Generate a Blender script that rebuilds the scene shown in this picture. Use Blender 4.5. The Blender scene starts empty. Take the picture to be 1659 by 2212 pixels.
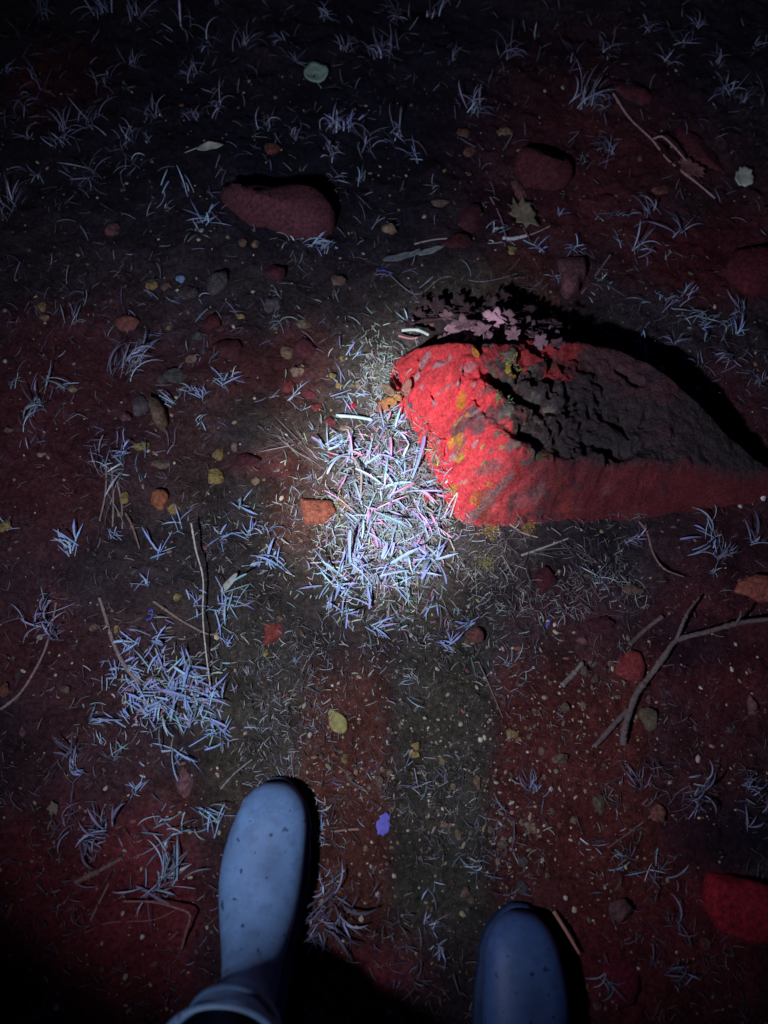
import bpy, math, random
import numpy as np
from mathutils import Vector
R = math.radians
SC = bpy.context.scene
COL = SC.collection

# ---------------------------------------------------------------- camera
CAM_H, PITCH, FPX, CU, CV = 1.20, R(15), 1671.0, 829.5, 1106.0
cd = bpy.data.cameras.new('camera'); cam = bpy.data.objects.new('camera', cd); COL.objects.link(cam)
cam.location = (0, 0, CAM_H); cam.rotation_euler = (PITCH, 0, 0)
cd.sensor_fit = 'VERTICAL'; cd.sensor_height = 36; cd.sensor_width = 27
cd.lens = 36 * FPX / 2212; cd.clip_start = 0.02; cd.clip_end = 500
cd.dof.use_dof = True; cd.dof.focus_distance = 1.22; cd.dof.aperture_fstop = 2.0
SC.camera = cam

# ---------------------------------------------------------------- night sky
W = bpy.data.worlds.new('World'); SC.world = W; W.use_nodes = True
wn = W.node_tree; sky = wn.nodes.new('ShaderNodeTexSky'); sky.sky_type = 'NISHITA'
sky.sun_disc = False; sky.sun_elevation = R(30.0); sky.sun_rotation = R(200)
tint = wn.nodes.new('ShaderNodeVectorMath'); tint.operation = 'MULTIPLY'; tint.inputs[1].default_value = (.50, .42, 1.35)   # deep blue violet night
wn.links.new(sky.outputs[0], tint.inputs[0]); wn.links.new(tint.outputs[0], wn.nodes['Background'].inputs[0]); wn.nodes['Background'].inputs[1].default_value = 0.003

# ---------------------------------------------------------------- hand torch (beam core and its spill)
TORCH = Vector((-0.40, -0.25, 1.02)); AIM = Vector((0.028, 0.408, 0.0))
def torch(name, watt, cone, blend, col):
    l = bpy.data.lights.new(name, 'SPOT'); l.energy = watt; l.spot_size = R(cone); l.spot_blend = blend
    l.color = col; l.shadow_soft_size = 0.028
    o = bpy.data.objects.new(name, l); COL.objects.link(o); o.location = TORCH
    o.rotation_euler = (AIM - TORCH).to_track_quat('-Z', 'Y').to_euler(); return o
torch('torch_core', 98, 25, 1.0, (1.0, 0.97, 1.0))
torch('torch_spill', 41, 90, 1.0, (0.76, 0.79, 1.0))
SC.view_settings.view_transform = 'Standard'; SC.view_settings.look = 'None'
SC.view_settings.exposure = 0.0; SC.view_settings.gamma = 1.0

# ---------------------------------------------------------------- helpers
def P(u, v, z=0.0):                      # a spot read off the photo, as a point at height z
    dx, dy = (u - CU) / FPX, (CV - v) / FPX
    c, s = math.cos(PITCH), math.sin(PITCH)
    d = Vector((dx, dy * c + s, dy * s - c))
    t = (z - CAM_H) / d.z
    return Vector((d.x * t, d.y * t, z))
def MM(u, v, z=0.0): return (P(u + 1, v, z) - P(u, v, z)).length      # metres per photo step there

def _h(ix, iy, s):
    n = (ix * 374761393 + iy * 668265263 + s * 1442695041) & 0xffffffff
    n = ((n ^ (n >> 13)) * 1274126177) & 0xffffffff
    return ((n ^ (n >> 16)) & 0xffff) / 65535.0
def vnoise(x, y, s=0):
    x = np.asarray(x, float); y = np.asarray(y, float)
    ix = np.floor(x).astype(np.int64); iy = np.floor(y).astype(np.int64)
    fx = x - ix; fy = y - iy; fx = fx * fx * (3 - 2 * fx); fy = fy * fy * (3 - 2 * fy)
    a = _h(ix, iy, s); b = _h(ix + 1, iy, s); c = _h(ix, iy + 1, s); d = _h(ix + 1, iy + 1, s)
    return (a * (1 - fx) + b * fx) * (1 - fy) + (c * (1 - fx) + d * fx) * fy
def fbm(x, y, s=0, o=4):
    t = 0; a = .5
    for k in range(o):
        t = t + a * vnoise(x * 2 ** k + 17.3 * k, y * 2 ** k - 9.1 * k, s + k); a *= .5
    return t / (1 - .5 ** o)
def sm(a, b, x):
    t = np.clip((x - a) / (b - a), 0, 1); return t * t * (3 - 2 * t)
def ground_z(x, y):
    x = np.asarray(x, float); y = np.asarray(y, float)
    return (fbm(x * 6, y * 6, 3, 3) - .5) * .028 + (fbm(x * 30, y * 30, 9, 3) - .5) * .014 + np.maximum(fbm(x * 75, y * 75, 15, 3) - .48, 0) * .016 + (vnoise(x * 150, y * 150, 21) - .5) * .0026
def gz(x, y): return float(ground_z(x, y))

def mesh_obj(name, V, F, mat, cols=None, parent=None, smooth=False):
    me = bpy.data.meshes.new(name); me.from_pydata([tuple(v) for v in V], [], F); me.update()
    if cols is not None:
        a = me.color_attributes.new('Col', 'FLOAT_COLOR', 'POINT')
        c = np.ones((len(V), 4), np.float32); c[:, :3] = np.asarray(cols, np.float32)
        a.data.foreach_set('color', c.ravel())
    if smooth: me.polygons.foreach_set('use_smooth', [True] * len(me.polygons))
    me.materials.append(mat)
    o = bpy.data.objects.new(name, me); COL.objects.link(o)
    if parent: o.parent = parent
    return o
def tag(o, label=None, cat=None, group=None, kind=None):
    if label: o['label'] = label
    if cat: o['category'] = cat
    if group: o['group'] = group
    if kind: o['kind'] = kind
    return o
def empty(name, loc):
    o = bpy.data.objects.new(name, None); o.empty_display_size = .05; COL.objects.link(o); o.location = loc; return o
def grid_faces(nr, nc, wrap=False):
    f = []
    for r in range(nr - 1):
        for c in range(nc if wrap else nc - 1):
            d = (c + 1) % nc; f.append((r * nc + c, r * nc + d, (r + 1) * nc + d, (r + 1) * nc + c))
    return f

# ---------------------------------------------------------------- labels
LM = {'the big boulder': (1150, 920), 'the long red stone': (600, 460), 'the round green leaf': (683, 159), 'the oak leaf': (1125, 460),
      'the forked branch': (1440, 1430), 'the flat orange stone': (683, 1105), 'the left boot': (560, 1880), 'the right boot': (1130, 2090),
      'the violet scrap': (830, 1780), 'the upright pinkish stone': (1230, 603), 'the tall brown stone': (345, 898), 'the square red stone': (590, 1370),
      'the yellow diamond leaf': (728, 1558), 'the dark curved twig': (250, 1390), 'the tall pale stalk': (437, 1300),
      'the bright red corner stone': (1590, 1955), 'the looped twig': (1440, 310), 'the torn pale leaf': (1605, 385), 'the crescent leaf': (458, 327),
      'the round red stone': (1175, 370), 'the mauve leafy plant': (1060, 690), 'the dark red stone pair': (1000, 500), 'the yellow star stone': (467, 1030)}
DIRS = ['right of', 'above right of', 'above', 'above left of', 'left of', 'below left of', 'below', 'below right of']
USED = set()
def label_at(desc, u, v):
    ds = sorted((math.hypot(u - a, v - b), n) for n, (a, b) in LM.items())
    for dist, n in ds[:9]:
        if dist < 14: continue
        a, b = LM[n]; k = int(round(math.degrees(math.atan2(b - v, u - a)) / 45)) % 8
        q = 'close ' if dist < 95 else '' if dist < 190 else 'some way ' if dist < 320 else 'far '
        s = f'{desc} {q}{DIRS[k]} {n}'
        if s not in USED and len(s.split()) <= 16: USED.add(s); return s
    raise RuntimeError('no label ' + desc)

# ---------------------------------------------------------------- materials
def newmat(name):
    m = bpy.data.materials.new(name); m.use_nodes = True
    nt = m.node_tree; return m, nt, nt.nodes['Principled BSDF']
def N(nt, t, **kw):
    n = nt.nodes.new(t)
    for k, v in kw.items():
        if k in n.inputs: n.inputs[k].default_value = v
        else: setattr(n, k, v)
    return n
def bump(nt, b, h, strength, dist):
    n = N(nt, 'ShaderNodeBump'); n.inputs['Strength'].default_value = strength; n.inputs['Distance'].default_value = dist
    nt.links.new(h, n.inputs['Height']); nt.links.new(n.outputs[0], b.inputs['Normal'])
def mottled(name, source, scale, lo, hi, rough, bstr, bdist, bscale=None, spec=.3):
    # base colour from the mesh ('Col') or the thing itself ('object'), varied by noise, with a fine bump
    m, nt, b = newmat(name); L = nt.links
    if source == 'Col': s = N(nt, 'ShaderNodeVertexColor', layer_name='Col').outputs[0]
    else: s = N(nt, 'ShaderNodeObjectInfo').outputs['Color']
    co = N(nt, 'ShaderNodeNewGeometry').outputs['Position']
    no = N(nt, 'ShaderNodeTexNoise', Scale=scale, Detail=5.0, Roughness=.65); L.new(co, no.inputs['Vector'])
    mr = N(nt, 'ShaderNodeMapRange'); mr.inputs['From Min'].default_value = .3; mr.inputs['From Max'].default_value = .7
    mr.inputs['To Min'].default_value = lo; mr.inputs['To Max'].default_value = hi; L.new(no.outputs[0], mr.inputs[0])
    mx = N(nt, 'ShaderNodeVectorMath', operation='SCALE'); L.new(s, mx.inputs[0]); L.new(mr.outputs[0], mx.inputs['Scale'])
    L.new(mx.outputs[0], b.inputs['Base Color']); b.inputs['Roughness'].default_value = rough
    b.inputs['Specular IOR Level'].default_value = spec
    n2 = N(nt, 'ShaderNodeTexNoise', Scale=bscale or scale * 3, Detail=6.0, Roughness=.7); L.new(co, n2.inputs['Vector'])
    bump(nt, b, n2.outputs[0], bstr, bdist)
    return m
M_SOIL = mottled('soil', 'Col', 140, .42, 1.6, .92, 1.0, .008, 340, .12)
M_STONE = mottled('stone', 'object', 150, .35, 1.6, .85, .9, .004, 260, .25)
M_BOULDER = mottled('boulder_rock', 'Col', 210, .55, 1.45, .85, 1.0, .007, 300, .25)
M_BLADE = mottled('grass_blade', 'Col', 300, .8, 1.2, .55, .2, .0006, 700, .3)
M_LITTER = mottled('dead_grass', 'Col', 200, .6, 1.4, .8, .2, .0005, 700, .2)
M_LEAF = mottled('leaf', 'object', 130, .65, 1.3, .7, .5, .0012, 260, .3)
M_BARK = mottled('bark', 'object', 260, .5, 1.5, .85, .8, .0015, 500, .2)
M_STRAW = mottled('straw', 'object', 70, .8, 1.2, .7, .2, .0005, 400, .25)
M_MOSS = mottled('moss', 'Col', 260, .5, 1.4, .95, .3, .001, 700, .1)
M_CLOTH = mottled('trouser_cloth', 'object', 300, .8, 1.2, .95, .3, .001, 1500, .1)
def rubber():
    m, nt, b = newmat('boot_rubber'); L = nt.links
    s = N(nt, 'ShaderNodeObjectInfo').outputs['Color']; co = N(nt, 'ShaderNodeTexCoord').outputs['Object']
    no = N(nt, 'ShaderNodeTexNoise', Scale=38.0, Detail=8.0, Roughness=.72); L.new(co, no.inputs['Vector'])
    mr = N(nt, 'ShaderNodeMapRange'); mr.inputs['From Min'].default_value = .35; mr.inputs['From Max'].default_value = .65
    mr.inputs['To Min'].default_value = .68; mr.inputs['To Max'].default_value = 1.18; L.new(no.outputs[0], mr.inputs[0])
    n3 = N(nt, 'ShaderNodeTexNoise', Scale=75.0, Detail=3.0); L.new(co, n3.inputs['Vector'])
    sp = N(nt, 'ShaderNodeMapRange'); sp.inputs['From Min'].default_value = .66; sp.inputs['From Max'].default_value = .70
    sp.inputs['To Min'].default_value = 1.0; sp.inputs['To Max'].default_value = .28; L.new(n3.outputs[0], sp.inputs[0])
    mu = N(nt, 'ShaderNodeMath', operation='MULTIPLY'); L.new(mr.outputs[0], mu.inputs[0]); L.new(sp.outputs[0], mu.inputs[1])
    n4 = N(nt, 'ShaderNodeTexNoise', Scale=19.0, Detail=9.0, Roughness=.68); L.new(co, n4.inputs['Vector'])              # dried mud smears
    sm4 = N(nt, 'ShaderNodeMapRange'); sm4.inputs['From Min'].default_value = .52; sm4.inputs['From Max'].default_value = .64
    sm4.inputs['To Min'].default_value = 1.0; sm4.inputs['To Max'].default_value = .58; L.new(n4.outputs[0], sm4.inputs[0])
    mu4 = N(nt, 'ShaderNodeMath', operation='MULTIPLY'); L.new(mu.outputs[0], mu4.inputs[0]); L.new(sm4.outputs[0], mu4.inputs[1]); mu = mu4
    mx = N(nt, 'ShaderNodeVectorMath', operation='SCALE'); L.new(s, mx.inputs[0]); L.new(mu.outputs[0], mx.inputs['Scale'])
    L.new(mx.outputs[0], b.inputs['Base Color']); b.inputs['Roughness'].default_value = .5; b.inputs['Specular IOR Level'].default_value = .3
    n2 = N(nt, 'ShaderNodeTexNoise', Scale=180.0, Detail=5.0); L.new(co, n2.inputs['Vector']); bump(nt, b, n2.outputs[0], .25, .001)
    return m
M_RUBBER = rubber()

# ---------------------------------------------------------------- ground
def axis(a, b, step, far):
    core = np.arange(a, b, step); out = [step * 1.35 ** k for k in range(1, 60)]
    e = np.cumsum(out); e = e[e < far]
    return np.concatenate([(a - e)[::-1], core, b + e])
gx = axis(-1.15, 1.15, .0042, 60); gy = axis(-.62, 1.75, .0045, 60)
X, Y = np.meshgrid(gx, gy); Z = ground_z(X, Y)
# soil patches: algae stains, with torchlight and dimness put into the colour: (u, v, radius along u, along v, red, weight)
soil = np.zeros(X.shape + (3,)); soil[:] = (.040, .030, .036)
RED = np.array((.110, .018, .022)); BRN = np.array((.115, .036, .024)); OLV = np.array((.060, .056, .040)); DRK = np.array((.008, .009, .019)); LIT = np.array((.11, .10, .085))  # LIT puts the torch pool, DRK the dim far ground, into the colour
patch = [(700, 1180, 480, 620, (.066, .056, .044), .8), (180, 880, 330, 260, RED, .4), (130, 180, 130, 90, RED, .7), (1250, 350, 330, 240, RED, .65), (1550, 560, 200, 120, RED, .75), (1250, 120, 200, 90, RED*.6, .6), (60, 1050, 200, 400, RED, .32), (1560, 1330, 160, 260, RED, .55), (1600, 950, 120, 200, RED, .5),  # first entry: warm torchlight put into the soil colour
 (1500, 1650, 200, 350, RED, .5), (560, 1700, 150, 120, BRN, .35),
         (180, 2050, 360, 300, RED*1.5, .95), (780, 2120, 170, 150, RED*1.7, .95), (1400, 2080, 330, 200, RED*1.3, .9), (1290, 1850, 110, 130, RED, .7), (1250, 1320, 140, 100, RED, .4),
         (200, 1500, 240, 260, RED, .35), (650, 1080, 70, 110, BRN, .6), (490, 760, 90, 80, RED, .5), (650, 780, 70, 100, RED, .55), (550, 1000, 80, 40, RED, .5),
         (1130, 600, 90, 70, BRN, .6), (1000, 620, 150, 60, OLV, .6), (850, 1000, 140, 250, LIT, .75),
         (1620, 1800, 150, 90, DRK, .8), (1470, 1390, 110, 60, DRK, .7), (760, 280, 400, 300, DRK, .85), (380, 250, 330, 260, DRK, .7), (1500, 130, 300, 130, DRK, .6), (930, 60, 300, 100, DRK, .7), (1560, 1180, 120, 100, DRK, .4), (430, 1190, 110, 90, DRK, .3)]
wob = (fbm(X * 9, Y * 9, 41, 4) - .5) * 1.1
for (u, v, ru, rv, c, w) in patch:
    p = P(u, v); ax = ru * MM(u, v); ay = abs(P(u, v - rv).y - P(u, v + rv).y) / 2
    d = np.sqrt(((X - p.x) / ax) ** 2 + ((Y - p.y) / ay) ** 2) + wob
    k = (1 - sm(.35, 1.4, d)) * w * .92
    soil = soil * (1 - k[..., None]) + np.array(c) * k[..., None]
for (u0, u1, v0, v1, c, w) in [(440, 650, 1330, 1760, OLV, .85), (655, 848, 1400, 2080, BRN, .8), (852, 1062, 1340, 2060, OLV, .85), (1068, 1420, 1410, 1980, BRN * (1, .75, 1), .85)]:
    a, b = P((u0 + u1) / 2, v0), P((u0 + u1) / 2, v1); hw = (u1 - u0) / 2 * MM((u0 + u1) / 2, (v0 + v1) / 2)
    ex = np.abs(X - (a.x + (b.x - a.x) * (Y - a.y) / (b.y - a.y))) - hw + (wob / 1.1) * .04; ey = np.maximum(Y - a.y, b.y - Y) + wob * .06
    k = (1 - sm(-.022, .022, ex)) * (1 - sm(-.08, .06, ey)) * w; soil = soil * (1 - k[..., None]) + np.array(c) * k[..., None]
dk = fbm(X * 22, Y * 22, 55, 4); soil *= (.75 + 1.5 * dk)[..., None]
V = np.stack([X, Y, Z], -1).reshape(-1, 3)
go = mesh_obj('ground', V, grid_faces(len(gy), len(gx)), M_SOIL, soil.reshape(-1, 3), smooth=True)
tag(go, kind='structure')

# ---------------------------------------------------------------- boulder
BP = [(846, 822, 0), (858, 784, .02), (896, 758, .04), (952, 742, .06), (1030, 732, .085), (1130, 731, .09), (1235, 732, .10), (1310, 742, .11), (1385, 787, .11), (1497, 853, .11), (1704, 1064, 0),
      (1640, 1084, 0), (1400, 1120, 0), (1180, 1136, 0), (992, 1140, 0), (938, 1030, 0), (876, 900, 0)]
BS = [2.4, 2.4, 2.6, 2.6, 2.2, 2.2, 2.6, 3.5, 4, 3.2, 2, 1.9, 1.9, 1.9, 1.7, 1.5, 1.7]          # slope of the side that rises from each edge
bw = [P(*q) for q in BP]; mid = P(1220, 930, .05)
bw = [p + Vector((p.x - mid.x, p.y - mid.y, 0)).normalized() * (q[2] * .42) for p, q in zip(bw, BP)]
x0 = min(p.x for p in bw) - .02; x1 = max(p.x for p in bw) + .02; y0 = min(p.y for p in bw) - .02; y1 = max(p.y for p in bw) + .02
bx = np.arange(x0, x1, .0017); by = np.arange(y0, y1, .0017); BX, BY = np.meshgrid(bx, by)
wx = BX + (fbm(BX * 12, BY * 12, 71, 2) - .5) * .018; wy = BY + (fbm(BX * 12, BY * 12, 81, 2) - .5) * .018
pc = P(930, 930); e = (wx - pc.x) * .80 + (wy - pc.y) * .60
H = .158 - .25 * np.maximum(e, -.02); H = np.maximum(H, .10) - .30 * np.maximum(BX - P(1450, 950, .1).x, 0)
def smin(a, b, k): h = np.clip(.5 + .5 * (b - a) / k, 0, 1); return b * (1 - h) + a * h - k * h * (1 - h)
h = H; lean_ = {}
for i in range(len(bw)):
    a, b = bw[i], bw[(i + 1) % len(bw)]; ex, ey = b.x - a.x, b.y - a.y; l = math.hypot(ex, ey)
    d = ((wx - a.x) * ey - (wy - a.y) * ex) / l                       # inside is positive (outline runs clockwise seen from above)
    h = smin(h, d * BS[i] + .004, .022); lean_[i] = d * BS[i] + .004
def seg_dist(ax, ay, bx_, by_):
    t = np.clip(((BX - ax) * (bx_ - ax) + (BY - ay) * (by_ - ay)) / ((bx_ - ax) ** 2 + (by_ - ay) ** 2), 0, 1)
    return np.hypot(BX - ax - t * (bx_ - ax), BY - ay - t * (by_ - ay)), t
def groove(pts, w, dep):
    global h
    best = None
    for (a, b) in zip(pts, pts[1:]):
        A, B = P(*a, .11), P(*b, .11); d, t = seg_dist(A.x, A.y, B.x, B.y); best = d if best is None else np.minimum(best, d)
    best = best + (fbm(BX * 60, BY * 60, 5, 3) - .5) * .008
    h = h - dep * np.exp(-(best / w) ** 2)
nearl = 1 - sm(.12, .30, e)
rough = (fbm(BX * 26, BY * 26, 31, 5) - .5) * (.009 + .014 * nearl) + (fbm(BX * 90, BY * 90, 37, 4) - .5) * (.007 + .007 * nearl)
pits = -(.001 + .014 * nearl) * sm(.56, .66, fbm(BX * 48, BY * 34, 91, 3))
ffr = np.minimum(np.minimum(np.minimum(lean_[10], lean_[11]), lean_[12]), lean_[13]); h = h + (rough + pits) * sm(-.005, .05, h) * (1 - .6 * sm(.03, -.01, ffr - H))
groove([(1045, 815), (1095, 855), (1130, 872), (1185, 888)], .011, .030)
groove([(1055, 905), (1100, 945), (1170, 965)], .012, .014)
groove([(1270, 960), (1340, 985), (1400, 960)], .010, .014)
groove([(950, 770), (985, 790)], .006, .010); groove([(1340, 790), (1385, 820)], .006, .010)
groove([(1020, 1120), (1090, 1060), (1160, 1010)], .006, .007)
Zb = np.where(h < -.015, -.02, h)
g0 = np.array((.075, .054, .056)); r0 = np.array((.84, .070, .085))
bc = np.zeros(BX.shape + (3,)); bc[:] = g0
nz = fbm(BX * 16, BY * 16, 101, 5); nf = fbm(BX * 60, BY * 60, 111, 4); nff = fbm(BX * 170, BY * 170, 117, 3)
def spot(u, v, r, z=.12):
    p = P(u, v, z); return np.hypot(BX - p.x, BY - p.y) / (r * MM(u, v, z)) + (nz - .5) * 1.4 + (nf - .5) * 1.6 + (nff - .5) * 1.5
def speck(dens, seed):
    # breaks a soft density into crisp flecks, the way lichen and algae cover a rock
    q = .40 * nf + .35 * nff + .25 * fbm(BX * 95 + seed * 3.1, BY * 95, 140 + seed, 3)
    t = .5 + (.5 - dens) * .46
    return sm(t - .035, t + .035, q) * sm(.02, .15, dens)
def paint(u, v, r, c, w, z=.12, soft=.22):
    global bc
    p = P(u, v, z); d = np.hypot((BX - p.x) * (1 + .5 * math.sin(u)), (BY - p.y) * (1 - .4 * math.sin(u))) / (.62 * r * MM(u, v, z)) + (nz - .5) * 1.8 + (nf - .5) * .9
    k = speck(1 - sm(.1, 1.45, d), int(u) % 7) * w; bc = bc * (1 - k[..., None]) + np.array(c) * k[..., None]
def red_line(pts, r, c, w):
    global bc
    best = None
    for (a, b) in zip(pts, pts[1:]):
        A, B = P(*a, .09), P(*b, .09); d, t = seg_dist(A.x, A.y, B.x, B.y); best = d if best is None else np.minimum(best, d)
    k = speck(1.25 * (1 - sm(.35, 1.45, best / (r * .0007) + (nz - .5) * 1.3)), 3) * w; bc = bc * (1 - k[..., None]) + np.array(c) * k[..., None]
fl = np.minimum(np.minimum(lean_[14], lean_[15]), lean_[16]); ff = np.minimum(np.minimum(np.minimum(lean_[10], lean_[11]), lean_[12]), lean_[13])
pq = P(1000, 1100, .08); fade = sm(pq.x - .02, pq.x + .12, BX)
fc_ = np.array((.21, .036, .042)); kf = sm(.035, -.02, ff - H + (nz - .5) * .07 + (nf - .5) * .02); kf = np.maximum(kf, 0)
bc = bc * (1 - kf[..., None]) + (fc_ * (.8 + .5 * nf)[..., None]) * kf[..., None]
km = .75 * speck(1.1 * sm(.125, .02, fl - H + (nz - .5) * .12), 5) * (1 - .8 * fade * kf); bc = bc * (1 - km[..., None]) + np.array((.26, .085, .085)) * km[..., None]
kl = speck(1.25 * sm(.075, -.01, fl - H + (nz - .5) * .10), 3) * (1 - .8 * fade * kf); bc = bc * (1 - kl[..., None]) + (r0 * (.7 + .6 * nf)[..., None]) * kl[..., None]
red_line([(880, 775), (1000, 752), (1120, 742), (1190, 760)], 70, r0 * .7, .75)
red_line([(1300, 760), (1420, 830)], 60, (.16, .055, .065), .6)
for (u, v, r, c, w) in [(905, 775, 16, (.42, .36, .40), .8), (960, 820, 18, (.5, .26, .27), .5), (1010, 800, 14, (.40, .24, .26), .6), (1000, 930, 30, (.3, .17, .17), .5), (1060, 900, 60, (.085, .075, .08), .8),
                        (1095, 800, 22, (.50, .42, .06), .95), (1080, 770, 14, (.45, .40, .10), .8), (1000, 855, 20, (.5, .2, .02), .9), (1105, 815, 14, (.6, .22, .03), .7), (945, 940, 14, (.6, .3, .05), .7),
                        (1005, 960, 24, (.5, .36, .07), .9), (1010, 1010, 16, (.6, .33, .26), .7), (1040, 1050, 24, (.6, .26, .04), .7), (1065, 1030, 14, (.5, .3, .06), .6), (1010, 1100, 12, (.3, .22, .22), .7),
                        (1120, 940, 62, (.035, .038, .030), .85), (1070, 870, 16, (.25, .34, .14), .8), (1095, 895, 16, (.25, .36, .15), .9), (1090, 950, 14, (.3, .34, .22), .6), (1160, 985, 26, (.10, .11, .03), .7), (1060, 1000, 40, (.15, .12, .12), .6)]:
    paint(u, v, r, c, w)
for (u, v, r, c, w) in [(1130, 1085, 26, (.32, .12, .12), .5), (1190, 1060, 30, (.12, .05, .05), .6), (1230, 1095, 22, (.30, .12, .12), .5), (1100, 1050, 22, (.35, .03, .02), .8), (1300, 1070, 20, (.28, .12, .12), .4), (1170, 1110, 20, (.09, .05, .05), .6), (1420, 1060, 22, (.12, .04, .05), .5), (1020, 1105, 10, (.20, .13, .13), .9), (1060, 1075, 12, (.20, .13, .13), .9), (1110, 1038, 12, (.18, .12, .12), .8)]: paint(u, v, r, c, w, .04)
lr = random.Random(8)
def flecks(n, u0, u1, v0, v1, r_, cols, w):
    global bc
    for k in range(n):
        u, v = lr.uniform(u0, u1), lr.uniform(v0, v1); p = P(u, v, .10); q = lr.uniform(*r_) * .0007
        j0, j1 = np.searchsorted(by, [p.y - .03, p.y + .03]); i0, i1 = np.searchsorted(bx, [p.x - .03, p.x + .03])
        if j1 - j0 < 2 or i1 - i0 < 2: continue
        sl = (slice(j0, j1), slice(i0, i1))
        d = np.hypot((BX[sl] - p.x) * lr.uniform(.6, 1.5), (BY[sl] - p.y) * lr.uniform(.6, 1.5)) / q + (nf[sl] - .5) * 3.5 + (nff[sl] - .5) * 3
        kk = ((1 - sm(.8, 1.1, d)) * w)[..., None]; bc[sl] = bc[sl] * (1 - kk) + np.array(lr.choice(cols)) * kk
flecks(30, 890, 1080, 880, 1110, (3, 8), [(.58, .27, .05), (.5, .33, .07), (.55, .22, .06), (.45, .36, .12)], .85)
flecks(22, 860, 1060, 750, 1000, (3, 8), [(.36, .24, .26), (.26, .18, .20), (.42, .36, .40), (.16, .10, .11)], .8)
flecks(40, 1040, 1200, 760, 1000, (4, 14), [(.16, .14, .13), (.10, .09, .09), (.20, .10, .09), (.12, .14, .08), (.24, .22, .18)], .8)
flecks(40, 1020, 1300, 1030, 1110, (5, 14), [(.30, .14, .14), (.16, .07, .07), (.36, .05, .04), (.10, .05, .06)], .6)
flecks(40, 1150, 1500, 780, 1000, (5, 18), [(.045, .038, .044), (.085, .07, .075), (.10, .05, .055)], .6)
red_line([(988, 1128), (1040, 1085), (1100, 1035)], 9, (.24, .15, .15), .75)
bc *= (.7 + .6 * fbm(BX * 130, BY * 130, 131, 3))[..., None]
fc = [f for f in grid_faces(len(by), len(bx))]
zf = Zb.ravel(); fc = [f for f in fc if max(zf[f[0]], zf[f[1]], zf[f[2]], zf[f[3]]) > -.018]
use = np.zeros(zf.size, bool); use[np.array(fc).ravel()] = True; idx = np.cumsum(use) - 1
BV = np.stack([BX, BY, Zb], -1).reshape(-1, 3)[use]
boulder = mesh_obj('boulder', BV, [tuple(int(idx[k]) for k in f) for f in fc], M_BOULDER, bc.reshape(-1, 3)[use], smooth=True)
tag(boulder, 'big wedge shaped boulder with bright red algae on its left face', 'boulder')
def boulder_z(x, y):
    i = int(round((x - x0) / .0017)); j = int(round((y - y0) / .0017))
    return float(Zb[j, i]) if 0 <= i < len(bx) and 0 <= j < len(by) else -1
def top_z(x, y): return max(gz(x, y), boulder_z(x, y))

# ---------------------------------------------------------------- builders for small things
def blade(V, F, C, o, az, el, L, w, c0, c1, curl=0., side=0., n=6, blunt=False, floor=None, c2=None):
    """one folded grass blade from o; az heading, el rise angle, curl drop along it"""
    b = len(V); x, y, z = o; st = L / n
    for k in range(n + 1):
        t = k / n; ww = w * (.62 + .5 * t if t < .6 else (1.0 if blunt else 1.12 - (t - .6) * 2.4)) if t < .93 else w * (.6 if blunt else .12)
        px, py = -math.sin(az), math.cos(az)
        if floor is not None: z = max(z, floor + .0012)
        V.append((x + px * ww / 2, y + py * ww / 2, z)); V.append((x, y, z - ww * .22)); V.append((x - px * ww / 2, y - py * ww / 2, z))
        c = [a + (q - a) * min(1, t * 1.6) for a, q in zip(c0, c1)]
        if c2 and t > .8: c = c2
        C += [c, [q * .9 for q in c], c]
        x += math.cos(az) * math.cos(el) * st; y += math.sin(az) * math.cos(el) * st; z += math.sin(el) * st
        el -= curl / n; az += side / n
    for k in range(n):
        for j in range(2): F.append((b + k * 3 + j, b + k * 3 + j + 1, b + k * 3 + j + 4, b + k * 3 + j + 3))
def jit(rng, c, a=.12):
    k = 1 + rng.uniform(-a, a); return [min(.95, max(0, q * k * (1 + rng.uniform(-a / 2, a / 2)))) for q in c]
CY, LV, BL, PK, WH, GV, SB = (.38, .68, .78), (.42, .43, .82), (.38, .50, .92), (.80, .40, .64), (.56, .72, .82), (.34, .33, .50), (.42, .62, .82)  # PK: overexposed pink of the torch hotspot, put into the blade colour
TYPES = {  # blade count, length, width, rise, curl, colours at base/tip, description
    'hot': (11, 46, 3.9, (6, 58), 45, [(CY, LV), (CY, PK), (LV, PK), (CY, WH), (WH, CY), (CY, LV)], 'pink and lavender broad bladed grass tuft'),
    'cyan': (10, 40, 2.9, (6, 58), 55, [(CY, LV), (CY, BL), (WH, CY)], 'cyan and lavender grass tuft'),
    'blue': (10, 42, 3.9, (8, 60), 50, [(SB, BL), (SB, LV), (CY, BL), (WH, SB)], 'blue broad bladed grass tuft'),
    'white': (8, 47, 2.8, (15, 65), 130, [(WH, SB), (WH, WH), (GV, SB), (SB, WH)], 'thin curled whitish grass tuft'),
    'wisp': (16, 50, 3.2, (25, 80), 95, [(GV, GV), (SB, GV), (WH, GV), (GV, (.2, .2, .3))], 'wispy grey violet grass tuft'),
    'straw': (9, 75, 1.6, (4, 25), 20, [((.30, .26, .25), (.26, .22, .22)), ((.36, .33, .3), (.26, .22, .22))], 'dry greyish straw tuft')}
tuft_no = [0]
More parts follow.
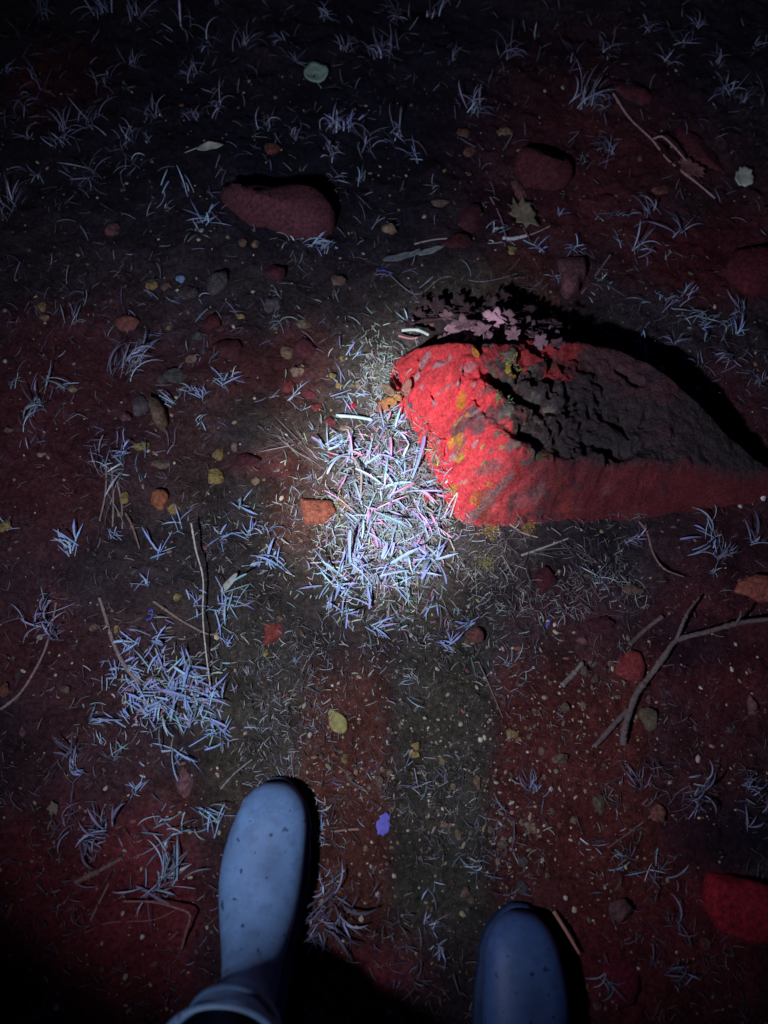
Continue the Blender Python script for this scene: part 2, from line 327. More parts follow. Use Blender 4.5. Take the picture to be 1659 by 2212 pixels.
def tuft(u, v, typ, s=1., lean=None, n=None, spread=180):
    tuft_no[0] += 1; rng = random.Random(tuft_no[0] * 77 + 5)
    cnt, L, w, (e0, e1), curl, cols, desc = TYPES[typ]; cnt = n or max(3, round(cnt * rng.uniform(.45, 1.35))); big = s; s *= rng.uniform(.7, 1.15) if typ in ('white', 'wisp', 'blue') else 1
    p = P(u, v); z = top_z(p.x, p.y); V, F, C = [], [], []
    rr = .0065 * s * (1.4 if cnt > 12 else 1)
    if lean is None and typ in ('white', 'wisp', 'blue'): lean, spread = rng.gauss(80, 55), rng.uniform(60, 130)
    for k in range(cnt):
        az = (R(lean + rng.uniform(-spread, spread)) if lean is not None else rng.uniform(0, 6.283))
        ox, oy = rng.gauss(0, rr), rng.gauss(0, rr); fl = top_z(p.x + ox, p.y + oy) - z
        c0, c1 = rng.choice(cols); q = rng.uniform(.75, 1.05) if typ in ('hot', 'cyan', 'blue') else .32 + 1.15 * rng.random() ** 2.0; c0 = [q * x for x in c0]; c1 = [q * x for x in c1]; l = L * s * .001 * rng.uniform(.35, 1.2)  # curled, wispy and straw tufts: glints and dimness put into blade colours
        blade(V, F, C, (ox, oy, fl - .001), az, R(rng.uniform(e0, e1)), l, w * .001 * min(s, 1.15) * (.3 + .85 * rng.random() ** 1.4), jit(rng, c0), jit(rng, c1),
              R(curl * rng.uniform(.2, 1.5)), R(rng.uniform(-45, 45) * (1.8 if typ in ('white', 'wisp') else .7)), 8, typ in ('hot', 'blue', 'cyan') and rng.random() < .25, fl)
    o = mesh_obj('grass_tuft', V, F, M_BLADE, C); o.location = (p.x, p.y, z)
    size = 'large ' if big >= 1.5 else 'small ' if big < .75 else ''
    tag(o, label_at(size + desc, u, v), 'grass tuft', 'grass tufts growing on the soil')
    return o

def ico(sub):
    import bmesh
    bm = bmesh.new(); bmesh.ops.create_icosphere(bm, subdivisions=sub, radius=1)
    bm.verts.ensure_lookup_table(); v = np.array([x.co[:] for x in bm.verts]); f = [tuple(q.index for q in t.verts) for t in bm.faces]; bm.free(); return v, f
ICO = {k: ico(k) for k in (1, 2, 3, 4)}
stone_no = [0]
def rock_mesh(rng, sx, sy, sz, sub, cuts=9, poly=None, noise=.05):
    v, f = ICO[sub]; v = v.copy()
    for k in range(cuts):
        n = np.array((rng.gauss(0, 1), rng.gauss(0, 1), rng.gauss(0, .8))); n /= np.linalg.norm(n); d = rng.uniform(.58, .86)
        ex = np.maximum(v @ n - d, 0); v -= ex[:, None] * n * .92
    s1 = rng.randint(0, 999); q = fbm(v[:, 0] * 3 + v[:, 2] * 2 + 50, v[:, 1] * 3 - v[:, 2] * 2 + 50, s1, 4) - .5
    v *= (1 + q * noise * 4)[:, None]
    if poly is not None:
        ph = np.arctan2(v[:, 1], v[:, 0]); s = np.minimum(1, np.hypot(v[:, 0], v[:, 1])); rad = np.zeros(len(v))
        for i, a in enumerate(ph):
            cx, cy = math.cos(a), math.sin(a); best = 0
            for (p, r) in zip(poly, poly[1:] + poly[:1]):
                den = cx * (r[1] - p[1]) - cy * (r[0] - p[0])
                if abs(den) < 1e-12: continue
                t = (p[0] * (r[1] - p[1]) - p[1] * (r[0] - p[0])) / den; w = (p[0] * cy - p[1] * cx) / den
                if t > 0 and -1e-6 <= w <= 1 + 1e-6: best = max(best, t)
            rad[i] = best
        s = s ** .6; v = np.stack([np.cos(ph) * rad * s, np.sin(ph) * rad * s, np.sign(v[:, 2]) * np.abs(v[:, 2]) ** .75 * sz], 1)
    else: v = v * np.array((sx, sy, sz))
    return v, f
STONE_COL = {'yellow': (.30, .23, .085), 'tan': (.23, .165, .11), 'brown': (.15, .105, .075), 'grey': (.085, .075, .078), 'red': (.16, .034, .038), 'dark red': (.085, .024, .030), 'orange': (.32, .095, .06),
             'pinkish': (.19, .085, .090), 'white': (.75, .72, .66), 'blue': (.18, .26, .42), 'scarlet': (.38, .020, .038), 'reddish brown': (.19, .075, .058)}
def stone(u, v, w, hh, col, desc=None, rot=0, hgt=.55, poly=None, name=None, label=None, seed=None):
    stone_no[0] += 1; rng = random.Random(seed or stone_no[0] * 131 + 7)
    p = P(u, v); k = MM(u, v); sx, sy = w * k / 2, hh * k / 2 * 1.06; sz = min(sx, sy) * hgt * 1.3
    pl = None
    if poly:
        pl = [((P(a, b, sz * .5) - P(u, v, sz * .5)).x, (P(a, b, sz * .5) - P(u, v, sz * .5)).y) for a, b in poly]
        V, F = rock_mesh(rng, sx, sy, sz, 4, 7, pl, .03)
    else: V, F = rock_mesh(rng, sx * 1.1, sy * 1.1, sz, 3 if w > 20 else 2, 14, None, .085)
    big = max(w, hh)
    o = mesh_obj(name or ('stone' if big >= 45 else 'pebble'), V, F, M_STONE, smooth=big > 45)
    c = STONE_COL[col]; o.color = tuple(jit(rng, c, .15)) + (1,)
    o.location = (p.x, p.y, top_z(p.x, p.y) + sz * (.05 if poly or big < 60 else -.12)); o.rotation_euler = (0, 0, R(rot) if not poly else 0)
    shape = desc if desc is not None else ('long ' if max(w, hh) > 1.6 * min(w, hh) else 'roundish ' if rng.random() < .4 else 'angular ')
    size = 'big ' if big > 60 else '' if big >= 30 else 'small ' if big >= 17 else 'tiny '
    noun = 'stone' if big >= 45 else 'pebble'
    tag(o, label or label_at(f'{size}{shape}{col} {noun}', u, v), noun, None if label and big > 60 else ('stones half sunk in the soil' if big >= 45 else 'pebbles scattered on the soil'))
    return o

def spline(pts, n=10):
    out = []; q = [pts[0]] + list(pts) + [pts[-1]]
    for i in range(1, len(q) - 2):
        for k in range(n):
            t = k / n; a, b, c, d = q[i - 1], q[i], q[i + 1], q[i + 2]
            out.append(.5 * ((2 * b) + (c - a) * t + (2 * a - 5 * b + 4 * c - d) * t * t + (3 * b - a - 3 * c + d) * t ** 3))
    out.append(pts[-1]); return out
def tube(pts, r0, r1, seed=1, lump=.12, sides=9, n=10):
    rng = random.Random(seed); c = spline([Vector(p) for p in pts], n); V = []
    for i, p in enumerate(c):
        t = i / (len(c) - 1); d = (c[min(i + 1, len(c) - 1)] - c[max(i - 1, 0)]).normalized()
        s = d.cross(Vector((0, 0, 1))); s = s.normalized() if s.length > 1e-4 else Vector((1, 0, 0)); up = s.cross(d)
        r = (r0 + (r1 - r0) * t) * (1 + rng.uniform(-lump, lump))
        if rng.random() < .07: r *= 1.35
        for k in range(sides):
            a = 6.283 * k / sides; rr = r * (1 + rng.uniform(-lump, lump) * .5); V.append(p + s * math.cos(a) * rr + up * math.sin(a) * rr)
    F = grid_faces(len(c), sides, True); F.append(tuple(range(sides))[::-1]); F.append(tuple(len(V) - sides + k for k in range(sides)))
    return V, F
def lay(pts, r, lift=0.):
    out = []
    for q in pts:
        z = (q[2] if len(q) > 2 else 0) + lift; p = P(q[0], q[1], z + r); out.append(Vector((p.x, p.y, top_z(p.x, p.y) + z + r * .8)))
    return out
def twig(pts, d0, d1, col, label, name='twig', cat='twig', kids=(), group='twigs lying on the soil', lift=0.):
    r0, r1 = d0 / 2 * .001, d1 / 2 * .001; w = lay(pts, r0, lift)
    V, F = tube(w, r0, r1, len(label) + int(pts[0][0]), .03 if cat in ('straw', 'stalk', 'thread') else .14); b = w[0].copy()
    o = mesh_obj(name, [x - b for x in V], F, M_STRAW if cat in ('straw', 'thread') else M_BARK, smooth=True); o.location = b; o.color = tuple(col) + (1,)
    for (kp, k0, k1) in kids:
        V, F = tube(lay(kp, k0 / 2000, lift), k0 / 2000, k1 / 2000, int(kp[0][0])); c = mesh_obj('side_twig', [x - b for x in V], F, M_BARK, None, o, True); c.color = tuple(col) + (1,)
    tag(o, label, cat, group); return o

def leaf_geo(outline, size, bend=.25, seed=0, rings=4):
    """leaf blade from a unit outline, cupped and rippled"""
    rng = random.Random(seed); V = [(0, 0, 0)]; F = []; n = len(outline)
    for r in range(1, rings + 1):
        t = r / rings
        for (a, b) in outline:
            x, y = a * t, b * t; z = bend * (x * x * .9 + y * y * .35) + .05 * math.sin(5 * x + seed) * t + .04 * math.sin(7 * y + 2 * seed) * t
            V.append((x * size, y * size, z * size))
    for k in range(n): F.append((0, 1 + k, 1 + (k + 1) % n))
    for r in range(rings - 1):
        for k in range(n): F.append((1 + r * n + k, 1 + (r + 1) * n + k, 1 + (r + 1) * n + (k + 1) % n, 1 + r * n + (k + 1) % n))
    b = len(V)                                                        # underside, 0.5 mm below
    V += [(x, y, z - .0005) for x, y, z in V]; F += [tuple(i + b for i in f)[::-1] for f in F]
    e = 1 + (rings - 1) * n
    for k in range(n): F.append((e + k, b + e + k, b + e + (k + 1) % n, e + (k + 1) % n))
    return V, F
def oval(asp=.55, n=28, tip=.0):
    return [(asp * math.sin(t) * (1 - .25 * math.cos(t)), math.cos(t) * (1 + tip * (math.cos(t) > .9))) for t in [2 * math.pi * k / n for k in range(n)]]
def lobed(l, dep=.35, n=60, asp=.9, seed=0, sharp=1.):
    rng = random.Random(seed); ph = rng.uniform(0, 6); o = []
    for k in range(n):
        t = 2 * math.pi * k / n; r = 1 - dep + dep * abs(math.cos(l * t / 2)) ** sharp + .06 * math.sin(9 * t + ph); o.append((asp * r * math.sin(t), r * math.cos(t)))
    return o
def densify(p, n=3):
    o = []
    for a, b in zip(p, p[1:] + p[:1]):
        for k in range(n): t = k / n; o.append((a[0] + (b[0] - a[0]) * t + .02 * math.sin(7 * a[0] + k), a[1] + (b[1] - a[1]) * t))
    return o
OAK = densify([(-.30, 1.0), (-.38, .58), (-.72, .5), (-.40, .22), (-.66, -.06), (-.24, -.2), (-.34, -.55), (-.02, -.60), (.10, -.95), (.34, -.74), (.80, -.95), (.60, -.42), (.78, -.1), (.46, .28), (.62, .55), (.24, .62), (.20, 1.0), (.0, .68), (-.2, .66)])
def fallen(u, v, size, rot, outline, col, label, stalk=None, lift=.004, bend=.25, tilt=(0, 0), seed=1, name='fallen_leaf', cat='leaf'):
    p = P(u, v); V, F = leaf_geo(outline, size * MM(u, v) / 2, bend, seed)
    o = mesh_obj(name, V, F, M_LEAF, smooth=True); o.color = tuple(col) + (1,)
    o.location = (p.x, p.y, top_z(p.x, p.y) + lift); o.rotation_euler = (R(tilt[0]), R(tilt[1]), R(rot))
    if stalk:
        s = size * MM(u, v) / 2; V, F = tube([(0, -s * .9, .001), (s * .1, -s * 1.2, .002), (s * .25, -s * (1.2 + stalk), .001)], .0011, .0007, seed)
        c = mesh_obj('stalk', V, F, M_BARK, None, o, True); c.color = tuple(q * .9 for q in col) + (1,)
    tag(o, label, cat, 'fallen leaves on the soil'); return o

def moss(u, v, r, col, seed, parent=None, dens=1.):
    """cushion of tiny upright shoots"""
    rng = random.Random(seed); p = P(u, v, .1 if parent else 0); k = MM(u, v); V, F, C = [], [], []; z = top_z(p.x, p.y)
    for i in range(int(90 * dens)):
        a, q = rng.uniform(0, 6.283), rng.random() ** .6 * r * k * (.7 + .5 * rng.random()); x, y = q * math.cos(a), q * math.sin(a); f = top_z(p.x + x, p.y + y) - z
        if abs(f) > .03: continue
        for j in range(3): blade(V, F, C, (x, y, f - .001), rng.uniform(0, 6.283), R(rng.uniform(10, 75)), rng.uniform(.003, .009), .0012, jit(rng, col, .25), jit(rng, col, .25), R(40), 0, 3)
    o = mesh_obj('moss_patch' if parent else 'moss_cushion', V, F, M_MOSS, C, parent)
    if parent: o.matrix_parent_inverse = parent.matrix_world.inverted()
    o.location = (p.x, p.y, z); return o
# ---------------------------------------------------------------- moss and lichen on the boulder, moss on the soil
for (u, v, r, c, s) in [(1095, 800, 20, (.50, .42, .08), 1), (1080, 880, 22, (.22, .32, .14), 2), (1003, 955, 22, (.46, .32, .06), 3), (1040, 1050, 26, (.52, .26, .05), 4), (1130, 945, 34, (.05, .06, .04), 5), (940, 938, 16, (.5, .28, .06), 6)]:
    moss(u, v, r * .9, [.8 * q for q in c], s, boulder, .2)
for (u, v, r, c, s, d) in [(742, 1087, 22, (.30, .27, .10), 11, 'yellow moss cushion against the flat orange stone'), (1050, 1218, 18, (.26, .24, .09), 12, 'pale yellow moss cushion below the boulder corner'), (1140, 1140, 14, (.30, .20, .08), 13, 'brownish moss cushion under the front edge of the boulder'),
                           (1060, 1150, 16, (.34, .24, .09), 14, 'ochre moss cushion at the lowest corner of the boulder'), (820, 805, 20, (.20, .22, .14), 15, 'grey green moss cushion left of the boulder top corner')]:
    o = moss(u, v, r, c, s); USED.add(d); tag(o, d, 'moss', 'moss cushions on the soil')

# ---------------------------------------------------------------- notable stones
stone(600, 462, 270, 105, 'red', poly=[(466, 412), (500, 417), (540, 424), (610, 424), (665, 428), (712, 442), (733, 478), (724, 508), (690, 526), (630, 520), (575, 502), (520, 480), (485, 452), (468, 432)], hgt=1.0, name='stone', label='long smooth red stone with a black shadow along its far side').color = (.125, .040, .050, 1)
stone(683, 1103, 92, 64, 'orange', poly=[(640, 1070), (668, 1078), (722, 1080), (730, 1108), (700, 1132), (660, 1134), (645, 1100)], hgt=.4, label='flat orange stone with angular edges left of the bright grass')
stone(1596, 1956, 175, 150, 'scarlet', poly=[(1522, 1880), (1560, 1878), (1600, 1888), (1680, 1900), (1690, 2000), (1660, 2028), (1600, 2036), (1540, 2010), (1505, 1955)], hgt=.5, label='bright red smooth stone at the lower right corner')
stone(1230, 603, 66, 108, 'pinkish', poly=[(1202, 556), (1225, 550), (1262, 560), (1266, 600), (1252, 640), (1228, 658), (1206, 645), (1210, 600)], hgt=.8, label='upright pinkish stone beyond the mauve leafy plant')
stone(345, 898, 52, 78, 'brown', 'tall ', poly=[(322, 862), (345, 866), (364, 892), (368, 920), (356, 938), (338, 925), (330, 895)], hgt=.9, label='tall brown stone standing among curled pale grass')
stone(590, 1370, 56, 52, 'orange', 'square ', poly=[(568, 1345), (612, 1344), (622, 1372), (600, 1392), (568, 1394)], hgt=.3, label='square dull red stone between the tall stalk and bright grass').color = (.24, .055, .04, 1)
stone(1175, 372, 140, 130, 'red', '', hgt=.7, label='round dark red stone beyond the oak leaf').color = (.11, .026, .036, 1)
stone(1017, 474, 62, 64, 'dark red', hgt=.6); stone(990, 530, 82, 42, 'dark red', hgt=.6); stone(1120, 412, 26, 60, 'pinkish', 'finger shaped ', rot=20)
stone(1620, 1266, 92, 60, 'orange', 'flaky ', poly=[(1572, 1285), (1585, 1258), (1625, 1242), (1680, 1250), (1680, 1300), (1630, 1305)], hgt=.5, label='orange red flaky stone at the right edge above the forked branch')
stone(1362, 1441, 62, 72, 'dark red', hgt=.7, rot=-20).color = (.26, .045, .045, 1)
stone(1178, 1254, 42, 58, 'dark red', hgt=.5)
stone(400, 1690, 42, 62, 'pinkish', 'rough ', hgt=.35)
stone(1236, 2072, 26, 34, 'red', 'chipped ', hgt=.5, rot=30)
stone(350, 1083, 42, 46, 'orange', 'cracked ', hgt=.8).color = (.34, .12, .06, 1)
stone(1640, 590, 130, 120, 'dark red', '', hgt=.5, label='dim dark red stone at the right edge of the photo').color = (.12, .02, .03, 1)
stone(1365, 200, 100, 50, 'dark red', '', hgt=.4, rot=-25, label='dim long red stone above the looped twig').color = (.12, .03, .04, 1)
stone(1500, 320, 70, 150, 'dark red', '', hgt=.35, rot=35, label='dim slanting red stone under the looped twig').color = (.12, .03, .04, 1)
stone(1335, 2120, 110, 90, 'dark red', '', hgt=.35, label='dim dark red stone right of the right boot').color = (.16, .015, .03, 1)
# ---------------------------------------------------------------- pebbles: (u, v, width, height, colour)
for q in [(588, 325, 32, 32, 'reddish brown'), (525, 530, 20, 24, 'brown'), (552, 530, 18, 18, 'tan'), (245, 502, 36, 32, 'pinkish'), (62, 540, 12, 12, 'brown'), (268, 415, 14, 10, 'brown'), (1092, 286, 38, 24, 'tan'), (1004, 285, 32, 26, 'reddish brown'), (1014, 325, 28, 28, 'reddish brown'),
          (1015, 374, 14, 12, 'brown'), (950, 440, 38, 18, 'brown'), (842, 500, 34, 30, 'tan'), (1425, 415, 36, 22, 'reddish brown'), (1105, 541, 32, 26, 'yellow'), (1372, 460, 26, 16, 'pinkish'), (1252, 462, 14, 14, 'pinkish'), (1380, 350, 12, 18, 'brown'), (960, 760, 8, 8, 'white'),
          (327, 620, 30, 24, 'yellow'), (362, 618, 28, 24, 'brown'), (390, 603, 26, 20, 'blue'), (405, 634, 52, 36, 'grey'), (475, 618, 52, 54, 'grey'), (597, 600, 54, 34, 'dark red'), (730, 613, 32, 28, 'tan'), (92, 666, 26, 26, 'yellow'), (98, 687, 22, 18, 'tan'), (520, 688, 20, 13, 'yellow'),
          (590, 660, 42, 40, 'grey'), (655, 703, 34, 26, 'tan'), (277, 700, 52, 40, 'reddish brown'), (367, 710, 16, 14, 'tan'), (497, 762, 72, 66, 'dark red'), (460, 702, 46, 44, 'dark red'), (430, 730, 26, 20, 'grey'), (415, 778, 26, 24, 'tan'), (440, 760, 18, 14, 'grey'), (621, 762, 32, 32, 'tan'),
          (642, 808, 32, 28, 'tan'), (658, 752, 58, 50, 'dark red'), (625, 838, 36, 28, 'red'), (672, 850, 32, 24, 'red'), (300, 873, 40, 54, 'grey'), (272, 904, 24, 20, 'pinkish'), (350, 822, 24, 24, 'grey'), (380, 815, 56, 36, 'grey'), (310, 742, 40, 26, 'grey'), (155, 840, 26, 18, 'tan'), (20, 930, 24, 16, 'brown'),
          (306, 966, 44, 20, 'yellow'), (472, 981, 28, 30, 'yellow'), (467, 1031, 40, 34, 'yellow'), (507, 968, 16, 24, 'tan'), (552, 1041, 20, 22, 'tan'), (532, 995, 60, 32, 'dark red'), (350, 1003, 42, 26, 'brown'), (376, 1102, 28, 22, 'yellow'), (274, 1078, 24, 24, 'yellow'), (683, 880, 26, 22, 'red'),
          (712, 912, 32, 26, 'red'), (720, 814, 17, 15, 'yellow'), (739, 777, 12, 14, 'yellow'), (733, 833, 18, 14, 'yellow'), (775, 835, 14, 12, 'tan'), (745, 923, 26, 13, 'tan'), (761, 876, 19, 17, 'scarlet'), (716, 986, 13, 11, 'scarlet'), (470, 1026, 14, 14, 'yellow'), (715, 885, 8, 8, 'yellow'),
          (852, 1042, 18, 16, 'scarlet'), (870, 958, 20, 12, 'red'), (925, 1078, 32, 22, 'scarlet'), (836, 1088, 12, 12, 'yellow'), (790, 1063, 10, 10, 'yellow'), (905, 1000, 20, 16, 'yellow'), (930, 1030, 16, 14, 'tan'), (480, 371, 8, 8, 'tan'), (735, 720, 12, 12, 'grey'), (805, 672, 16, 12, 'grey'),
          (385, 1293, 20, 22, 'yellow'), (573, 1411, 13, 16, 'yellow'), (637, 1426, 11, 16, 'blue'), (200, 1356, 18, 16, 'tan'), (253, 1360, 12, 18, 'yellow'), (35, 1457, 18, 22, 'grey'), (47, 1582, 20, 28, 'pinkish'), (10, 1490, 28, 32, 'reddish brown'), (745, 1640, 18, 20, 'yellow'), (10, 1138, 30, 30, 'yellow'),
          (262, 1112, 12, 14, 'yellow'), (140, 1490, 26, 16, 'brown'), (605, 1338, 18, 14, 'brown'), (775, 1560, 8, 8, 'tan'), (690, 1475, 8, 8, 'tan'), (718, 1480, 7, 7, 'white'), (690, 1160, 10, 8, 'tan'), (650, 1168, 10, 10, 'tan'), (630, 1180, 8, 8, 'brown'),
          (1105, 1586, 30, 20, 'yellow'), (898, 1611, 22, 18, 'yellow'), (895, 1631, 34, 14, 'yellow'), (955, 1643, 16, 20, 'yellow'), (1402, 1551, 40, 54, 'brown'), (1260, 1523, 14, 26, 'tan'), (1222, 1528, 20, 22, 'brown'), (1187, 1474, 12, 12, 'tan'), (1282, 1431, 22, 16, 'tan'), (1265, 1452, 24, 24, 'brown'), (1285, 1467, 18, 18, 'brown'),
          (1320, 1433, 14, 14, 'tan'), (1405, 1511, 16, 20, 'pinkish'), (1438, 1521, 14, 10, 'tan'), (1514, 1486, 11, 8, 'white'), (1630, 1526, 24, 42, 'pinkish'), (1180, 1506, 16, 14, 'brown'), (1142, 1590, 13, 15, 'tan'), (1170, 1621, 18, 20, 'brown'), (1580, 1578, 18, 15, 'grey'), (1365, 1274, 52, 26, 'brown'), (1030, 1371, 46, 40, 'reddish brown'),
          (1258, 1382, 26, 16, 'pinkish'), (1010, 1388, 18, 20, 'brown'), (1300, 1345, 64, 28, 'dark red'), (1268, 1243, 14, 10, 'brown'), (1210, 1640, 36, 24, 'brown'), (1168, 1333, 8, 8, 'white'), (1062, 1452, 8, 8, 'white'), (1153, 1442, 7, 7, 'white'), (980, 1345, 16, 12, 'grey'),
          (1295, 1734, 34, 50, 'brown'), (1420, 1758, 34, 36, 'reddish brown'), (1150, 1788, 32, 26, 'tan'), (1127, 1777, 15, 16, 'tan'), (960, 1782, 24, 16, 'tan'), (989, 1803, 15, 20, 'tan'), (1030, 1690, 20, 30, 'tan'), (980, 1700, 15, 15, 'tan'), (842, 1669, 15, 18, 'tan'), (1005, 1931, 20, 28, 'brown'), (1017, 1944, 20, 18, 'brown'),
          (1130, 1918, 28, 30, 'grey'), (1085, 1822, 28, 20, 'brown'), (1240, 1772, 20, 20, 'tan'), (1247, 1889, 9, 14, 'pinkish'), (1520, 2034, 26, 28, 'pinkish'), (1285, 2167, 22, 24, 'pinkish'), (847, 1832, 12, 12, 'tan'), (928, 1718, 9, 9, 'white'), (929, 1744, 7, 8, 'yellow'), (1066, 1742, 5, 5, 'yellow'), (1335, 1961, 52, 54, 'pinkish'),
          (836, 1865, 10, 9, 'tan'), (1075, 1861, 12, 20, 'tan'), (1130, 1862, 24, 22, 'grey'), (1102, 1856, 7, 9, 'tan'), (1390, 1735, 10, 10, 'pinkish'), (947, 1694, 7, 8, 'tan'), (935, 1815, 12, 10, 'brown'), (915, 1790, 10, 12, 'tan'), (1105, 1776, 8, 12, 'tan'), (1060, 1792, 16, 18, 'brown'), (310, 2022, 12, 10, 'white'),
          (620, 1693, 14, 20, 'tan'), (790, 1834, 12, 16, 'tan'), (735, 1625, 10, 8, 'tan'), (768, 1668, 12, 18, 'tan'), (757, 1680, 20, 16, 'brown'), (820, 1690, 22, 28, 'brown'), (1505, 841, 12, 12, 'white'), (1646, 1075, 12, 16, 'white'), (1600, 1093, 11, 9, 'white'), (1350, 1170, 9, 7, 'grey'), (865, 1700, 12, 10, 'brown')]:
    stone(*q)

# ---------------------------------------------------------------- fallen leaves
fallen(683, 159, 56, 8, oval(.92, 30), (.30, .46, .36), 'round pale green leaf lying alone near the top of the photo', .3, bend=.4, seed=3)
fallen(458, 327, 56, -78, [(a * .8 + .25 * b * b, b) for a, b in oval(.42, 30)], (.48, .52, .42), 'narrow crescent shaped pale leaf above the long red stone', .8, bend=.5, seed=4)
fallen(1605, 385, 56, -15, lobed(3, .22, 50, .75, 3), (.56, .62, .50), 'torn pale leaf at the right edge of the photo', None, bend=.3, seed=5)
fallen(1125, 464, 84, 4, OAK, (.22, .185, .125), 'olive brown oak leaf with pointed lobes', .5, bend=.2, seed=6)
fallen(728, 1558, 50, 35, [(a, b * (1 + .15 * (abs(b) > .9))) for a, b in oval(.72, 30)], (.33, .30, .10), 'yellow diamond shaped leaf on the brown soil strip', None, bend=.2, seed=7)
fallen(828, 1782, 52, -20, lobed(3, .2, 40, .62, 9), (.17, .16, .62), 'violet blue scrap of leaf right of the left boot', None, bend=.15, seed=8)
fallen(1005, 848, 24, 25, oval(.5, 24), (.52, .20, .03), 'small orange leaf lying on top of the boulder', None, bend=.4, seed=9)
fallen(826, 880, 36, 40, lobed(5, .3, 50, .9, 5), (.36, .14, .07), 'small orange lobed leaf beside the left corner of the boulder', None, bend=.3, seed=10)
fallen(1488, 372, 70, 55, lobed(11, .35, 90, .5, 6, .6), (.20, .09, .09), 'brown shrivelled leaf held in the looped twig', None, bend=.3, seed=12)
fallen(120, 1745, 30, 15, lobed(5, .3, 50, .8, 7), (.18, .13, .10), 'brown crumpled leaf left of the left boot toe', None, bend=.5, seed=13)
fallen(500, 1262, 52, -38, oval(.28, 26), (.42, .44, .36), 'pale narrow leaf lying across the blue grass by the tall stalk', None, bend=.3, lift=.012, seed=14)
fallen(930, 548, 60, -70, oval(.22, 26), (.20, .23, .22), 'long grey green leaf beyond the dark red stones', None, bend=.25, seed=15)
fallen(870, 560, 90, -75, oval(.16, 26), (.12, .14, .15), 'long dark grey leaf left of the grey green leaf', None, bend=.2, seed=16)
fallen(1425, 800, 16, 10, oval(.7, 20), (.4, .4, .34), 'tiny pale leaf beside the shaded end of the boulder', None, seed=17)

# ---------------------------------------------------------------- plants: mauve lobed leaves behind the boulder, a seedling at its left corner
def leafy(name, u, v, leaves, label, cat, stems_col):
    p = P(u, v); b = Vector((p.x, p.y, gz(p.x, p.y))); root = empty(name, b); tag(root, label, cat)
    SV, SF = [], []
    for i, (lu, lv, z, size, rot, tx, ty, col, kind) in enumerate(leaves):
        q = P(lu, lv, z); zz = max(z, top_z(q.x, q.y) + .012); q = P(lu, lv, zz)
        outl = lobed(5, .48, 60, .95, i, .85) if kind == 'lobed' else oval(.55, 26)
        V, F = leaf_geo(outl, size * MM(lu, lv, zz) / 2, .3, i + 30, 3)
        o = mesh_obj('leaf', V, F, M_LEAF, None, root, True); o.color = tuple(col) + (1,)
        o.location = q - b; o.rotation_euler = (R(tx), R(ty), R(rot))
        tv, tf = tube([(q - b) * .0 + Vector((random.Random(i).uniform(-.02, .02), random.Random(i + 9).uniform(-.012, .012), 0)), (q - b) * .55 + Vector((0, 0, .01)), q - b], .0011, .0007, i, sides=6, n=5)
        k = len(SV); SV += tv; SF += [tuple(j + k for j in f) for f in tf]
    o = mesh_obj('stem', SV, SF, M_BARK, None, root, True); o.color = stems_col + (1,)
    return root
rng = random.Random(4); LS = []
for (u, v, s, c) in [(982, 715, 40, 1), (1000, 700, 42, .9), (1020, 722, 36, 1.1), (1040, 712, 38, 1), (1066, 690, 44, 1.35), (1092, 684, 46, 1.2), (1082, 712, 36, .9), (1108, 722, 32, 1), (1122, 738, 34, .9), (1150, 722, 30, .9), (1168, 738, 32, .9), (1190, 722, 30, .8), (1205, 742, 28, .7), (965, 682, 26, .9),
                     (1140, 700, 30, .6), (1055, 735, 34, .9), (1030, 690, 34, .7), (1200, 700, 30, .6), (1175, 705, 30, .6), (960, 735, 26, .8), (930, 690, 30, .45), (905, 680, 26, .4), (945, 660, 34, .4), (885, 700, 26, .4), (1010, 668, 34, .45), (1060, 655, 32, .4), (1100, 650, 34, .4), (1120, 665, 30, .4), (1085, 640, 28, .4),
                     (990, 650, 30, .35), (1150, 675, 28, .4), (1220, 715, 26, .4), (915, 655, 26, .35)]:
    k = .72 * c ** 2.0 * rng.uniform(.85, 1.15); LS.append((u, v, rng.uniform(.05, .11) if c > .5 else rng.uniform(.02, .05), s * 1.25, rng.uniform(0, 360), rng.uniform(-35, 15), rng.uniform(-30, 30), (.46 * k, .26 * k, .31 * k), 'lobed'))  # dim leaves stand in for shadow, the shade put into their colour
leafy('leafy_plant', 1060, 690, LS, 'low plant with mauve lobed leaves along the top edge of the boulder', 'plant', (.10, .06, .06))
leafy('seedling', 866, 862, [(880, 833, .055, 34, -25, 10, -10, (.30, .13, .10), 'oval'), (838, 842, .05, 38, 40, 0, 15, (.26, .18, .12), 'oval'), (848, 832, .04, 34, 15, 0, 50, (.04, .035, .03), 'oval'), (838, 866, .02, 30, 100, 0, 0, (.40, .19, .07), 'oval'), (850, 872, .02, 22, 160, 0, 0, (.42, .22, .09), 'oval'), (858, 858, .03, 22, 60, 20, 0, (.40, .27, .10), 'oval')],
      'small seedling with brown and orange oval leaves at the left side of the boulder', 'seedling', (.5, .25, .08))

